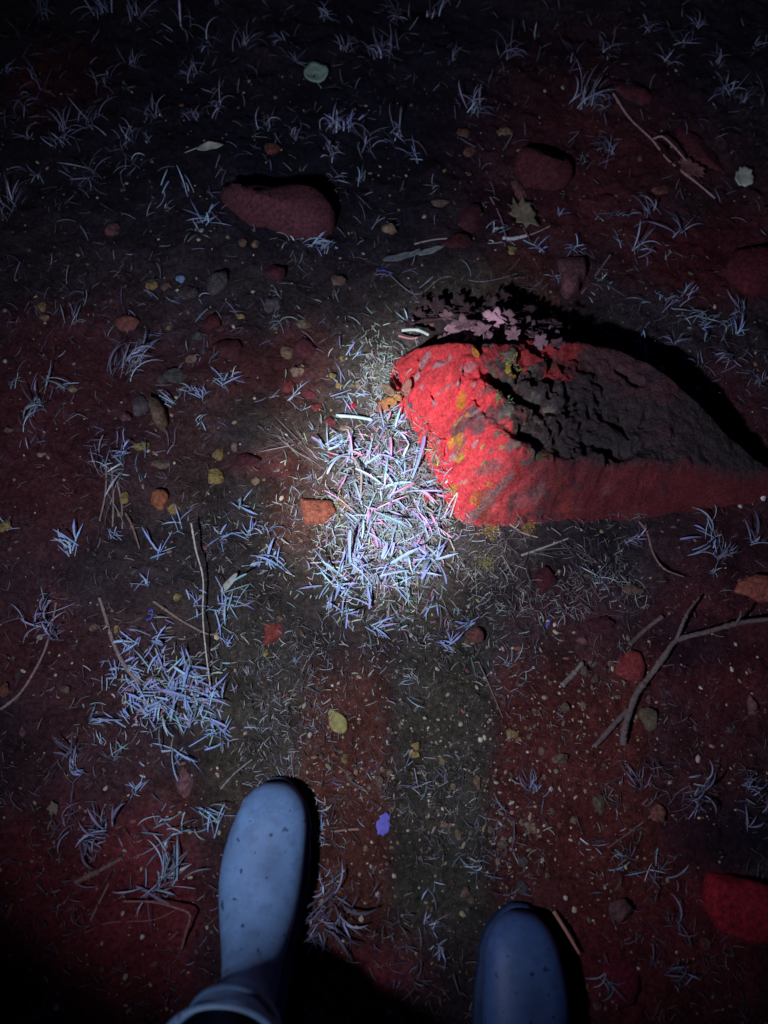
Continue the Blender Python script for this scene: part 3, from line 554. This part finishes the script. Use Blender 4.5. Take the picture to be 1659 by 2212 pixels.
# ---------------------------------------------------------------- branches, twigs, stalks
GB = (.17, .125, .12)
twig([(1690, 1334, .02), (1659, 1338, .02), (1594, 1346, .02), (1524, 1366, .018), (1462, 1383, .014), (1434, 1416, .012), (1409, 1456, .01), (1379, 1496, .01), (1364, 1536, .01), (1349, 1576, .006), (1347, 1608, .003)], 6.5, 10.5, GB, 'long forked grey brown branch reaching in from the right edge', 'branch', 'branch',
     [([(1359, 1534, .008), (1330, 1562, .006), (1282, 1613, .002)], 8.5, 7), ([(1460, 1382, .015), (1474, 1345, .02), (1486, 1320, .02), (1509, 1291, .015)], 6, 3), ([(1586, 1348, .022), (1592, 1334, .034), (1594, 1322, .045)], 5, 2)], None)
twig([(1360, 1393), (1396, 1360), (1432, 1331)], 8, 6, GB, 'short straight stick above the forked branch')
twig([(1214, 1481), (1240, 1456), (1262, 1430)], 9, 7, (.26, .21, .2), 'short thick pale stick left of the forked branch')
twig([(1324, 205), (1360, 255), (1404, 310), (1440, 352), (1505, 400), (1545, 428)], 4.5, 3.5, (.42, .26, .26), 'thin looped twig in the upper right of the photo', 'twig', 'twig', [([(1404, 310, .004), (1425, 306, .012), (1450, 320, .016), (1470, 340, .012), (1480, 352, .004)], 4, 3)])
twig([(213, 1290), (226, 1335), (245, 1390), (272, 1440), (305, 1476)], 5, 8, (.26, .21, .19), 'dark curved twig left of the blue grass patch')
twig([(413, 1130, .03), (424, 1190, .024), (440, 1250, .018), (442, 1330, .012), (447, 1400, .015), (458, 1492, .004)], 3, 2, (.60, .56, .50), 'tall thin pale stalk leaning over the left side soil', 'stalk', 'stalk', group='dry stalks')
twig([(333, 1300), (366, 1322), (400, 1345), (450, 1370), (475, 1368)], 4.5, 3, (.24, .19, .15), 'thin brown twig crossing behind the tall pale stalk')
twig([(0, 1532), (40, 1500), (70, 1455), (95, 1400), (112, 1340), (118, 1300)], 4.5, 3, (.30, .22, .22), 'long bent stalk at the left edge of the photo', 'stalk', 'stalk', group='dry stalks')
twig([(275, 1112), (291, 1140), (303, 1186)], 5, 2.5, (.22, .15, .13), 'small bent twig left of the tall pale stalk top')
twig([(665, 1425), (640, 1480), (615, 1535)], 2.5, 1.5, (.22, .18, .15), 'very thin straw below the square red stone', 'straw', 'straw', group='single straws')
twig([(1127, 1198), (1175, 1182), (1228, 1163)], 4, 3, (.36, .34, .32), 'straight pale straw below the front of the boulder', 'straw', 'straw', group='single straws')
twig([(1100, 1135), (1130, 1150), (1162, 1161)], 3.5, 2.5, (.34, .28, .25), 'short brown straw touching the front of the boulder', 'straw', 'straw', group='single straws')
twig([(1380, 1126), (1398, 1150), (1410, 1196), (1430, 1231), (1476, 1247)], 4, 2.5, (.26, .17, .16), 'curved brown stem below the red end of the boulder', 'stalk', 'stalk', group='dry stalks')
twig([(1034, 1428), (1058, 1480), (1085, 1551)], 3, 1.6, (.20, .15, .12), 'thin dark straw on the soil between bright grass and right boot', 'straw', 'straw', group='single straws')
twig([(1319, 550), (1290, 590), (1258, 630)], 4, 3, (.26, .17, .17), 'thin stick leaning beside the upright pinkish stone')
twig([(1272, 685), (1325, 722), (1380, 758), (1404, 792)], 3.5, 2.5, (.36, .33, .32), 'long pale stem behind the far edge of the boulder', 'stalk', 'stalk', group='dry stalks')
twig([(165, 1905), (215, 1880), (266, 1852)], 9, 5, (.20, .12, .11), 'flat brown stick left of the left boot')
twig([(198, 1986), (218, 1945), (236, 1908)], 4, 3, (.26, .14, .12), 'thin upright straw left of the grey grass mass', 'straw', 'straw', group='single straws')
twig([(394, 2050, 0), (404, 2010, .02), (412, 1974, .03), (380, 1958, .03), (330, 1948, .02), (270, 1945, .01)], 4, 3, (.28, .13, .12), 'broken bent stalk beside the left boot heel', 'stalk', 'stalk', group='dry stalks')
twig([(185, 2014), (240, 1990), (330, 1985), (380, 1965)], 2.5, 2, (.24, .11, .11), 'low thin stalk crossing the dark red soil', 'stalk', 'stalk', group='dry stalks')
twig([(14, 1985), (22, 1966), (30, 1950)], 7, 6, (.30, .10, .06), 'short orange stick at the left edge')
twig([(692, 1802), (730, 1797), (768, 1793), (774, 1794)], 3, 3.5, (.32, .22, .17), 'thin straw with a knobbed end right of the left boot', 'straw', 'straw', group='single straws')
twig([(1196, 1968, .004), (1222, 2010, .012), (1250, 2058, .01)], 6, 4, (.46, .22, .16), 'bent brown straw against the toe of the right boot', 'straw', 'straw', group='single straws')
twig([(895, 530), (960, 520), (1060, 528), (1140, 508), (1188, 490)], 3, 2, (.34, .3, .3), 'long thin straw across the dark red stones', 'straw', 'straw', group='single straws')
twig([(1085, 518), (1110, 516), (1138, 508)], 6, 6, (.62, .64, .66), 'thick pale straw below the oak leaf', 'straw', 'straw', group='single straws')
twig([(1058, 430), (1082, 478), (1090, 515)], 3, 2, (.26, .18, .18), 'thin stem left of the oak leaf', 'stalk', 'stalk', group='dry stalks')
twig([(840, 595), (900, 640), (960, 600), (1040, 612), (1120, 590)], 2.5, 2, (.16, .15, .17), 'long dim stem winding beyond the mauve leafy plant', 'stalk', 'stalk', group='dry stalks')
twig([(972, 1120), (985, 1075), (960, 1120), (978, 1180), (1002, 1222)], 3, 2, (.52, .46, .42), 'pale forked stem at the lower corner of the boulder', 'stalk', 'stalk', group='dry stalks')
twig([(763, 985, .01), (780, 1020, .012), (778, 1078, .006)], 4, 3, (.40, .34, .30), 'upright brown stalk inside the bright grass', 'stalk', 'stalk', group='dry stalks')
twig([(726, 896, .004), (770, 900, .006), (804, 906, .002)], 6, 5, (.50, .70, .74), 'thick pale cyan straw at the top of the bright grass', 'straw', 'straw', group='single straws')
twig([(868, 713, .03), (900, 714, .03), (926, 724, .025)], 5.5, 5, (.50, .66, .58), 'curved pale green straw above the boulder top corner', 'straw', 'straw', group='single straws')
twig([(861, 724, .02), (885, 730, .02), (902, 729, .02)], 4, 3, (.50, .22, .24), 'short pink straw above the boulder top corner', 'straw', 'straw', group='single straws')
twig([(1420, 1750), (1370, 1790), (1310, 1830)], 3, 2, (.2, .13, .14), 'thin dim straw above the bright red corner stone', 'straw', 'straw', group='single straws')
twig([(475, 1705), (505, 1672), (545, 1640)], 3, 2, (.26, .24, .22), 'thin straw above the toe of the left boot', 'straw', 'straw', group='single straws')
for k, (a, b, n) in enumerate([((232, 1000), (222, 1130), 'leftmost'), ((243, 1010), (246, 1140), 'middle'), ((256, 1040), (268, 1145), 'rightmost')]):
    twig([a, ((a[0] + b[0]) / 2 + 4, (a[1] + b[1]) / 2), b], 3.5, 2.5, (.30, .23, .21), f'{n} of three upright dry straws left of the yellow star stone', 'straw', 'straw', group='single straws')
for (pts, n) in [([(815, 589), (826, 585), (836, 587), (848, 592)], 'tiny blue thread beyond the mauve leafy plant'), ([(322, 1322), (330, 1318), (328, 1335), (318, 1340)], 'tiny violet thread right of the dark curved twig'), ([(1180, 1352), (1187, 1348), (1189, 1338)], 'tiny blue thread on the soil below the boulder'), ([(268, 1368), (274, 1376), (282, 1382)], 'tiny violet thread at the top of the blue grass patch')]:
    twig(pts, 2.2, 2.2, (.10, .13, .85), n, 'thread', 'thread', group='threads on the soil')

# ---------------------------------------------------------------- grass tufts, (u, v, type, size, lean, count, spread)
T = tuft
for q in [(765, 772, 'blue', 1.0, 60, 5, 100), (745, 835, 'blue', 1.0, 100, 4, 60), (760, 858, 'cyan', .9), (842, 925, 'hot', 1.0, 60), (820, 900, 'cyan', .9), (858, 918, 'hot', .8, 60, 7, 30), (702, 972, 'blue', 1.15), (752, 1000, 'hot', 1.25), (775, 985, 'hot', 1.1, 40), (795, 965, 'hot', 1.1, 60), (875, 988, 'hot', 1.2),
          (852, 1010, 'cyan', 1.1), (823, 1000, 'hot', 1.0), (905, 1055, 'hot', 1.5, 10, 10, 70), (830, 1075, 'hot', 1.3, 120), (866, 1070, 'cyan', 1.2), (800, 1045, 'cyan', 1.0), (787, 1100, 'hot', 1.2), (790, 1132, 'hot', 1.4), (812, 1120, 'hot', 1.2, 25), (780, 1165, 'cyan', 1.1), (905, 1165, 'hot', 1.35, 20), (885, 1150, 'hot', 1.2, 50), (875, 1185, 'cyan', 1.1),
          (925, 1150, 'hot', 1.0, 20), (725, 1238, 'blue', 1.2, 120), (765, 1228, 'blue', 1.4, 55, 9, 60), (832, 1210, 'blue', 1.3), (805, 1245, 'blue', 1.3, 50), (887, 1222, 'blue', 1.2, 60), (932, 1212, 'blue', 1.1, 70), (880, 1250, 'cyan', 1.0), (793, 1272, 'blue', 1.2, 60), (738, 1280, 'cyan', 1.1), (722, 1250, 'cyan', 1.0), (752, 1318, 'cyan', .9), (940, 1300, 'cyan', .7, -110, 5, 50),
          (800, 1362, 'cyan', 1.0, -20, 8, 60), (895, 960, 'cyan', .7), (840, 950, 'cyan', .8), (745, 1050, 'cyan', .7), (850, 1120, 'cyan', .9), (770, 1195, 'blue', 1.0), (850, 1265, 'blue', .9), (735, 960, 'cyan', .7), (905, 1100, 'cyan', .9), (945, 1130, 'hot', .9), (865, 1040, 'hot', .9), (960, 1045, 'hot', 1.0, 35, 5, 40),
          # left group
          (165, 1188, 'blue', .95), (345, 1205, 'blue', 1.1), (318, 1258, 'blue', .8, -120), (388, 1140, 'cyan', .9, 70), (480, 1158, 'blue', .9, 60), (538, 1155, 'blue', .7), (568, 1222, 'blue', 1.0, 50), (598, 1215, 'blue', .7, 50), (478, 1292, 'cyan', 1.1), (425, 1310, 'blue', .8), (492, 1335, 'cyan', .8, -60), (245, 1155, 'blue', .5), (520, 1090, 'blue', 1.0, 90), (495, 1392, 'blue', .5), (500, 1300, 'blue', .9, 40),
          (288, 1390, 'blue', 1.0), (340, 1388, 'blue', 1.1, 90), (272, 1440, 'blue', .8), (255, 1458, 'blue', .7), (330, 1482, 'white', .9), (372, 1480, 'blue', 1.1, 70), (422, 1462, 'blue', 1.1, 70), (395, 1510, 'blue', 1.2), (318, 1530, 'blue', 1.0), (372, 1535, 'cyan', 1.1), (440, 1505, 'blue', 1.0, 20), (480, 1508, 'blue', .9, 90), (472, 1572, 'blue', 1.0, 30), (492, 1602, 'blue', .8, -70), (382, 1620, 'blue', .9, -90),
          (362, 1500, 'cyan', 1.1), (330, 1450, 'cyan', 1.0), (430, 1530, 'cyan', 1.0), (388, 1460, 'cyan', 1.0), (300, 1545, 'cyan', .9), (412, 1440, 'cyan', .9), (290, 1475, 'cyan', .8), (340, 1520, 'cyan', 1.0), (268, 1550, 'blue', .8), (300, 1500, 'blue', .9), (350, 1440, 'blue', .9), (405, 1485, 'cyan', 1.0), (345, 1560, 'white', 1.0), (410, 1560, 'white', 1.0), (445, 1575, 'white', .9), (150, 1635, 'wisp', .9), (218, 1608, 'white', .8), (248, 1632, 'white', .8), (195, 1555, 'white', .9), (562, 1578, 'white', .7), (155, 1660, 'blue', .7),
          (90, 1295, 'white', .9), (75, 1345, 'wisp', 1.2), (105, 1375, 'wisp', .9), (25, 1140, 'white', .7, 45), (230, 1020, 'white', 1.0), (262, 1015, 'white', 1.0, 30), (312, 1022, 'white', .9, 10), (270, 978, 'blue', .6, 90), (270, 1000, 'wisp', .9), (235, 1075, 'straw', 1.0, -90, 9, 40), (260, 1050, 'straw', .9),
          # middle left
          (262, 800, 'wisp', 1.5, 50, 20, 30), (285, 795, 'white', 1.2, 55, 8, 22), (300, 770, 'white', 1.0, 50, 6, 25), (60, 905, 'white', 1.3, 50, 8, 30), (85, 880, 'wisp', 1.1, 60), (25, 838, 'white', 1.0, 80, 5, 50), (60, 950, 'white', .9, -20, 4), (100, 840, 'white', 1.0, 30, 5, 40), (160, 700, 'white', .9, 60, 5, 30), (230, 728, 'white', .7, 75, 2, 10), (485, 832, 'cyan', .9), (500, 820, 'white', .9), (440, 858, 'blue', .7), (415, 850, 'white', .7),
          (370, 872, 'white', .9, 160, 6, 60), (330, 885, 'white', .5, 0, 3, 30), (385, 655, 'white', .7, 170, 3, 40), (432, 650, 'white', .7, -10, 4, 40), (615, 645, 'white', .8, 160, 4, 60), (640, 665, 'white', .7, -70, 2, 20), (590, 700, 'white', .8, 20, 4, 40), (430, 915, 'white', .6), (578, 865, 'white', .8, 30, 3, 15), (620, 870, 'white', .9, 30, 4, 30), (425, 780, 'white', .6, 60, 3, 30), (640, 965, 'straw', .9, 160, 14, 40), (680, 985, 'straw', .9, 160, 14, 40), (655, 890, 'white', .6, 90), (575, 1145, 'wisp', .7),
          # rock and top right
          (350, 425, 'cyan', 1.0, 90, 3, 40), (405, 425, 'white', 1.1, 110, 4, 30), (450, 478, 'blue', 1.0, 80), (430, 505, 'white', 1.0, 20), (360, 455, 'white', .6), (672, 538, 'blue', 1.0, -20, 10, 60), (655, 525, 'cyan', .8, 40, 5, 40), (705, 545, 'wisp', 1.0, 40, 8, 40), (620, 525, 'white', .8, 170), (740, 272, 'blue', 1.2, 80, 9, 80), (715, 270, 'wisp', 1.1), (790, 300, 'wisp', 1.0, 70), (725, 385, 'wisp', .9, 100), (778, 388, 'white', .6), (720, 330, 'wisp', .9), (790, 425, 'white', .6, -10, 2, 20),
          (858, 285, 'wisp', 1.0, 90), (893, 330, 'blue', .7, 60), (852, 100, 'wisp', .9), (860, 25, 'wisp', .9), (1258, 228, 'wisp', 1.4), (1290, 235, 'wisp', .9, 40), (1020, 240, 'wisp', 1.3), (1095, 208, 'white', .5, 60, 2), (1100, 120, 'wisp', 1.0), (1160, 78, 'white', .6), (1237, 112, 'wisp', .8, 80), (1310, 108, 'wisp', .9, 80), (1395, 70, 'wisp', 1.0), (1505, 60, 'wisp', .8), (1470, 102, 'wisp', .8), (1440, 140, 'wisp', .9), (1550, 145, 'wisp', .8), (1570, 200, 'wisp', 1.2, 50), (1605, 225, 'wisp', .9, 40), (1640, 200, 'wisp', .9), (1630, 105, 'wisp', .8),
          (1260, 355, 'white', .7), (937, 405, 'white', .6), (1310, 325, 'wisp', .9), (1210, 460, 'blue', .6), (1330, 468, 'white', .8, 60), (1285, 472, 'white', .7, -20, 3), (1245, 535, 'blue', .6, 100), (1330, 518, 'white', .8, 20), (1465, 505, 'wisp', 1.1), (1375, 535, 'wisp', 1.0, 60), (1440, 545, 'white', .6, 70), (1160, 535, 'blue', .8, 20), (1095, 520, 'white', 1.0), (1060, 510, 'white', .9), (1400, 470, 'wisp', .9), (1200, 600, 'cyan', .5), (1640, 570, 'wisp', 1.1),
          (1415, 645, 'white', .7), (1388, 660, 'white', .8, -30), (1480, 680, 'white', 1.0, 100), (1505, 700, 'white', 1.0), (1530, 708, 'blue', .8), (1560, 715, 'white', .9, 40), (1590, 728, 'blue', .8), (1382, 750, 'blue', .7, 90), (1315, 628, 'white', .8, 60, 3), (1300, 612, 'white', .6), (1470, 650, 'wisp', .9), (1565, 775, 'wisp', .9), (1500, 790, 'wisp', .9), (1450, 745, 'wisp', .9), (1600, 680, 'wisp', .9), (1275, 632, 'white', .6, -65, 2, 10), (1640, 830, 'wisp', .8), (882, 697, 'blue', .5, 90),
          # top left, dim
          (220, 40, 'wisp', 1.5), (300, 45, 'wisp', 1.3), (100, 35, 'wisp', 1.1), (390, 65, 'wisp', 1.2), (455, 100, 'wisp', 1.0, 70), (530, 95, 'wisp', 1.0), (605, 90, 'blue', .9, 90), (640, 135, 'wisp', .7), (228, 175, 'wisp', 1.0, 110), (80, 182, 'wisp', .8), (290, 145, 'wisp', .7), (278, 202, 'white', .6, 20), (415, 160, 'wisp', .7), (465, 225, 'wisp', 1.0, 90), (50, 235, 'wisp', 1.1), (200, 265, 'wisp', 1.1, 90), (335, 258, 'wisp', 1.1), (140, 290, 'wisp', 1.1), (130, 320, 'wisp', 1.0), (280, 305, 'wisp', .8, 120), (285, 362, 'white', .8, 90), (200, 382, 'wisp', 1.0, 110),
          (15, 165, 'wisp', .8), (25, 440, 'wisp', 1.2), (15, 470, 'white', .6), (10, 375, 'wisp', .9), (85, 380, 'white', .6, 120), (575, 280, 'wisp', .7), (635, 300, 'wisp', .7), (470, 20, 'wisp', .8), (745, 110, 'wisp', .8), (815, 115, 'wisp', .8), (420, 255, 'wisp', .7), (60, 300, 'wisp', .8), (320, 312, 'white', .5), (940, 30, 'wisp', .8), (980, 130, 'wisp', .7), (700, 40, 'wisp', .8),
          # right middle and bottom
          (1545, 1172, 'blue', 1.2), (1532, 1128, 'white', 1.0), (1555, 1200, 'wisp', 1.1), (1535, 1238, 'white', .6), (1630, 1165, 'wisp', .9), (1292, 1252, 'white', .7), (1015, 1348, 'cyan', .5), (975, 1392, 'blue', .8), (945, 1302, 'straw', .8), (890, 1468, 'white', .7), (885, 1512, 'white', .7, -50, 3, 20), (1100, 1433, 'white', .7), (1360, 1170, 'wisp', .8), (1240, 1200, 'straw', .8), (1150, 1185, 'straw', .9), (1080, 1180, 'straw', .9, -20), (1030, 1200, 'straw', .8, -40),
          (295, 1704, 'blue', .7, 70), (350, 1756, 'white', 1.0, 40), (375, 1795, 'white', 1.0, 30), (420, 1780, 'white', 1.0, 20), (478, 1770, 'cyan', .8, 100), (442, 1755, 'white', .7, 80), (345, 1905, 'white', 1.4, 50, 22, 45), (320, 1925, 'wisp', 1.2, 30), (370, 1890, 'white', 1.0, 60, 10, 40), (150, 1776, 'wisp', 1.1), (190, 1812, 'wisp', 1.2), (240, 1790, 'wisp', .9), (705, 1910, 'white', 1.1, 70), (720, 1962, 'wisp', 1.3, -60), (685, 2000, 'wisp', .9, -50), (740, 1985, 'wisp', 1.0, -60), (690, 1750, 'white', .8, 60), (688, 1790, 'blue', .6, 160),
          (905, 1702, 'white', .7, 150), (1063, 1722, 'white', .8, -70, 3, 20), (935, 1908, 'white', .8, 60), (1032, 1876, 'white', .7, 90), (945, 2042, 'blue', .8, -80), (925, 2000, 'wisp', .8), (1445, 1886, 'white', 1.1, 70), (1408, 1876, 'white', 1.0, 150), (1355, 1850, 'white', .9), (1500, 1712, 'wisp', 1.0, 90), (1640, 1752, 'wisp', 1.2), (1610, 1700, 'wisp', .9), (1305, 2106, 'wisp', .8), (1455, 2106, 'wisp', .9), (1455, 1992, 'wisp', .8), (1275, 1828, 'white', .6, 100, 4), (1030, 1782, 'white', .6, 50, 4), (1150, 1706, 'wisp', .7), (1380, 1690, 'wisp', .9), (630, 1690, 'straw', .7, 100, 14, 60)]:
    T(*q)

# ---------------------------------------------------------------- fine litter and grit that nobody could count
rng = random.Random(99); V, F, C = [], [], []
def bits(n, u0, u1, v0, v1, L, w, cols, gauss=False, up=25):
    for k in range(n):
        if gauss: u, v = rng.gauss((u0 + u1) / 2, (u1 - u0) / 4), rng.gauss((v0 + v1) / 2, (v1 - v0) / 4)
        else: u, v = rng.uniform(u0, u1), rng.uniform(v0, v1)
        p = P(u, v); z = top_z(p.x, p.y)
        if z > .03 and boulder_z(p.x, p.y) > .01: continue
        if not gauss and float(fbm(p.x * 11, p.y * 11, 61, 3)) + rng.uniform(-.12, .12) < .47: continue
        c = jit(rng, rng.choice(cols), .3); l = rng.uniform(*L) * .001
        blade(V, F, C, (p.x, p.y, z + rng.uniform(0, .002)), rng.uniform(0, 6.283), R(rng.uniform(-4, up)), l, rng.uniform(*w) * .001, c, c, R(rng.uniform(0, 50)), R(rng.uniform(-60, 60)), 3, True, z)
DG = [(.16, .145, .15), (.11, .10, .11), (.20, .18, .17), (.08, .07, .09)]; PG = [(.40, .44, .42), (.30, .32, .30), (.5, .55, .5), (.3, .42, .42)]; CG = [(.26, .40, .42), (.26, .32, .30), (.36, .42, .38), (.18, .21, .18), (.30, .26, .40), (.14, .15, .14), (.40, .24, .34)]
bits(5200, -60, 1720, 560, 2212, (5, 20), (.7, 1.6), DG)
bits(1300, -60, 1720, -20, 1000, (14, 34), (1.1, 2.2), [(.20, .20, .30), (.13, .13, .19), (.26, .28, .36)], False, 45)
bits(700, -60, 1720, 1650, 2212, (12, 30), (1, 2), [(.18, .17, .24), (.12, .11, .15)], False, 45)
bits(900, -200, 1860, -60, 600, (6, 24), (.8, 1.8), DG)
bits(2600, 560, 1350, 1000, 1900, (5, 18), (.7, 1.5), DG + PG[:1])
bits(900, 980, 1400, 1110, 1330, (8, 26), (.8, 1.6), DG + PG[:2])
bits(1500, 400, 720, 1080, 1700, (5, 18), (.7, 1.5), DG + PG[:1])
bits(1500, 640, 1000, 820, 1400, (6, 20), (1, 2.2), PG + CG, True)
bits(1500, 730, 980, 900, 1260, (7, 24), (1.0, 2.2), CG, True, 40)
bits(260, 740, 960, 1000, 1340, (10, 30), (1.4, 2.6), CG, True, 40)
bits(350, 770, 870, 730, 900, (5, 16), (.9, 1.8), PG, True)
bits(260, 230, 520, 1360, 1640, (8, 24), (1.2, 2.6), CG + PG, True, 40)
o = mesh_obj('dead_grass_litter', V, F, M_LITTER, C); tag(o, 'short bits of dead grass strewn all over the soil', 'grass litter', kind='stuff')
V, F, C = [], [], []; iv, ifc = ICO[1]
for k in range(5200):
    if k < 1700: u, v = rng.gauss(1000, 230), rng.gauss(1640, 180)
    else: u, v = rng.uniform(-80, 1740), rng.uniform(150, 2230)
    p = P(u, v); z = top_z(p.x, p.y)
    if boulder_z(p.x, p.y) > .005: continue
    s = min(.0045, .0007 + rng.expovariate(1 / .0009)); c = jit(rng, rng.choice([(.26, .20, .13), (.18, .13, .10), (.36, .30, .20), (.20, .09, .07), (.5, .44, .34), (.10, .09, .09)]), .3); b = len(V)
    a = rng.uniform(0, 3.14); ca, sa = math.cos(a), math.sin(a); e = (s * rng.uniform(.8, 1.5), s * rng.uniform(.6, 1), s * .7)
    for q in iv:
        x, y, w = q[0] * e[0] * rng.uniform(.85, 1.1), q[1] * e[1] * rng.uniform(.85, 1.1), q[2] * e[2]; V.append((p.x + x * ca - y * sa, p.y + x * sa + y * ca, z + w * .8 + s * .2)); C.append(c)
    F += [tuple(j + b for j in f) for f in ifc]
o = mesh_obj('grit', V, F, M_LITTER, C); tag(o, 'fine grit and tiny crumbs of stone on the soil', 'grit', kind='stuff')

# ---------------------------------------------------------------- the person: two rubber boots and dark trousers
RINGS = [((0, .030), (0, .012), .012), ((-.004, .040), (-.003, .007), .022), ((-.012, .049), (-.010, .003), .033), ((-.028, .058), (-.022, 0), .044), ((-.055, .066), (-.05, 0), .0525), ((-.09, .073), (-.09, 0), .057), ((-.125, .083), (-.13, 0), .0565), ((-.152, .097), (-.17, 0), .051), ((-.170, .116), (-.215, 0), .0455),
         ((-.181, .138), (-.262, .0), .0415), ((-.188, .160), (-.297, .014), .040), ((-.191, .185), (-.306, .06), .042), ((-.192, .212), (-.302, .12), .046), ((-.189, .238), (-.302, .18), .052), ((-.190, .265), (-.305, .235), .059), ((-.192, .292), (-.310, .272), .066), ((-.193, .303), (-.312, .290), .068)]
def lean(q): return (q[0] * 1.045 - .02 * max(0, q[1] - .09), min(q[1], .1) + .79 * max(0, q[1] - .1))                         # the shaft leans back over the heel
RINGS = [(lean(a), lean(b), w * n) for (a, b, w), n in zip(RINGS, [1] * 8 + [.96, .89, .84, .82, .83, .87, .93, .98, 1])]
def boot(root, toe, yaw, col, side):
    n = 40; V, F = [], []
    def ring(Fp, Bp, w, k):
        if k in (5, 6, 7): Fp = (Fp[0], Fp[1] + (.0022 if k == 6 else -.0016))                   # flex crease across the instep
        for j in range(n):
            a = 6.283185 * j / n; ca, sa = math.cos(a), math.sin(a); m = .5 * (1 + ca)
            t = m if k > 9 else m ** .8
            sx = math.copysign(abs(sa) ** (.72 if k < 10 and ca < 0 else .95), sa)
            y = Bp[0] + (Fp[0] - Bp[0]) * t; z = Bp[1] + (Fp[1] - Bp[1]) * t
            if k in (8, 9, 10, 11, 12): w2 = w * (1 + (.035 if k % 2 else -.02) * max(0, ca)); 
            else: w2 = w
            cr = 0 if k < 11 else .0022 * math.sin(k * 2.1 + 2 * a)                          # creases round the ankle
            bend = side * .010 * sm(0, -.12, np.array(y)) - side * .006 * float(y > -.06)
            V.append((w2 * sx * (1 + cr * 8) + float(bend) * .6, y + cr, z + .012))
    for k, (a, b, w) in enumerate(RINGS): ring(a, b, w, k)
    F = grid_faces(len(RINGS), n, True); F.append(tuple(range(n))[::-1])
    k0 = (len(RINGS) - 1) * n                                                              # wall turns over the rim and goes back down inside
    for i, (dw, dz) in enumerate([(.004, -.002), (.006, -.02), (.010, -.08)]):
        a, b, w = RINGS[-1]; ring((a[0] - dw, a[1] + dz), (b[0] + dw, b[1] + dz), w - dw, 12)
    for r in range(3):
        for j in range(n): d = (j + 1) % n; F.append((k0 + r * n + j, k0 + r * n + d, k0 + (r + 1) * n + d, k0 + (r + 1) * n + j))
    o = mesh_obj('boot', V, F, M_RUBBER, None, root, True); o.color = col + (1,)
    md = o.modifiers.new('smooth', 'SUBSURF'); md.levels = md.render_levels = 2
    z = gz(toe.x, toe.y) + .002; o.location = Vector((toe.x, toe.y, z)) - root.location; o.rotation_euler = (0, 0, R(yaw))
    # sole: an outline slightly wider than the foot
    pts = []
    for t in range(56):
        a = 6.283185 * t / 56; c, s = math.cos(a), math.sin(a); y = -.162 + .167 * c
        wd = np.interp(-y / 1.065, [-.005, .01, .03, .06, .10, .14, .19, .24, .28, .31], [.022, .039, .053, .0605, .064, .061, .050, .047, .045, .032])
        pts.append((math.copysign(abs(s) ** .35, s) * float(wd) + side * .006 * float(sm(0, -.12, np.array(y))) - side * .0036 * float(y > -.06), y))
    SV = [(x * q, y if q == 1 else -.162 + (y + .162) * q, zz) for q, zz in ((.97, -.006), (1, -.003), (1, .014), (.985, .0175)) for x, y in pts]; SF = grid_faces(4, 56, True); SF.append(tuple(range(56))[::-1]); SF.append(tuple(168 + k for k in range(56)))
    s = mesh_obj('sole', SV, SF, M_RUBBER, None, o, False); s.color = tuple(q * .5 for q in col) + (1,)
    def band(za, h, extra, name, c):
        a, b, w = [(RINGS[za][0][q] * (1 - h) + RINGS[za + 1][0][q] * h) for q in (0, 1)], [(RINGS[za][1][q] * (1 - h) + RINGS[za + 1][1][q] * h) for q in (0, 1)], RINGS[za][2] * (1 - h) + RINGS[za + 1][2] * h
        m = len(V); tmp = []
        for (e, dz) in extra: 
            k = len(V); ring((a[0] + e, a[1] + dz), (b[0] - e, b[1] + dz), w + e, 11); tmp += V[k:]; del V[k:]
        f = grid_faces(len(extra), n, True); x = mesh_obj(name, tmp, f, M_RUBBER, None, o, True); x.color = tuple(q * c for q in col) + (1,)
        mm = x.modifiers.new('smooth', 'SUBSURF'); mm.levels = mm.render_levels = 1
    band(len(RINGS) - 2, .95, [(-.002, -.005), (.0022, -.0045), (.0034, 0), (.0022, .0028), (-.0025, .0035)], 'rim', .5)  # rim darkened: torch falloff up the boot put into its colour
    band(len(RINGS) - 4, .4, [(-.002, -.009), (.0035, -.008), (.0045, 0), (.0035, .008), (-.002, .009)], 'strap', .45)  # strap takes the same falloff in its colour
    return o
pl = P(592, 1689, .03); pr = P(1132, 1966, .03)
person = empty('person', (0.0, -.40, 0)); tag(person, 'person seen from above wearing blue grey rubber boots and dark navy trousers', 'person')
bl = boot(person, pl, -2, (.155, .285, .50), -1); br = boot(person, pr, -7, (.06, .12, .29), 1)
br['label'] = 'darker cleaner blue right boot'; bl['label'] = 'pale dusty blue grey left boot'
import bmesh
bm = bmesh.new(); sk = bm.verts.layers.skin.verify(); vs = []
def jv(x, y, z, r):
    v = bm.verts.new((x, y, z)); v[sk].radius = (r, r); vs.append(v); return v
hip = jv(.02, -.50, .98, .15); top = jv(.02, -.50, 1.06, .15); bm.edges.new((hip, top))
for (tx, ty, sgn) in ((pl.x, pl.y, -1), (pr.x, pr.y, 1)):
    a = jv(.02 + sgn * .09, -.48, .86, .10); k = jv(tx * .85, ty - .32, .52, .068); c = jv(tx, ty - .272, .31, .058); d = jv(tx, ty - .262, .19, .042)
    for p_, q_ in ((hip, a), (a, k), (k, c), (c, d)): bm.edges.new((p_, q_))
for x in vs: x.co -= person.location
hip[sk].use_root = True
me = bpy.data.meshes.new('trousers'); bm.to_mesh(me); bm.free(); tr = bpy.data.objects.new('trousers', me); COL.objects.link(tr); tr.parent = person; tr.color = (.012, .014, .05, 1)
me.materials.append(M_CLOTH); tr.modifiers.new('skin', 'SKIN').use_smooth_shade = True; q = tr.modifiers.new('smooth', 'SUBSURF'); q.levels = q.render_levels = 2
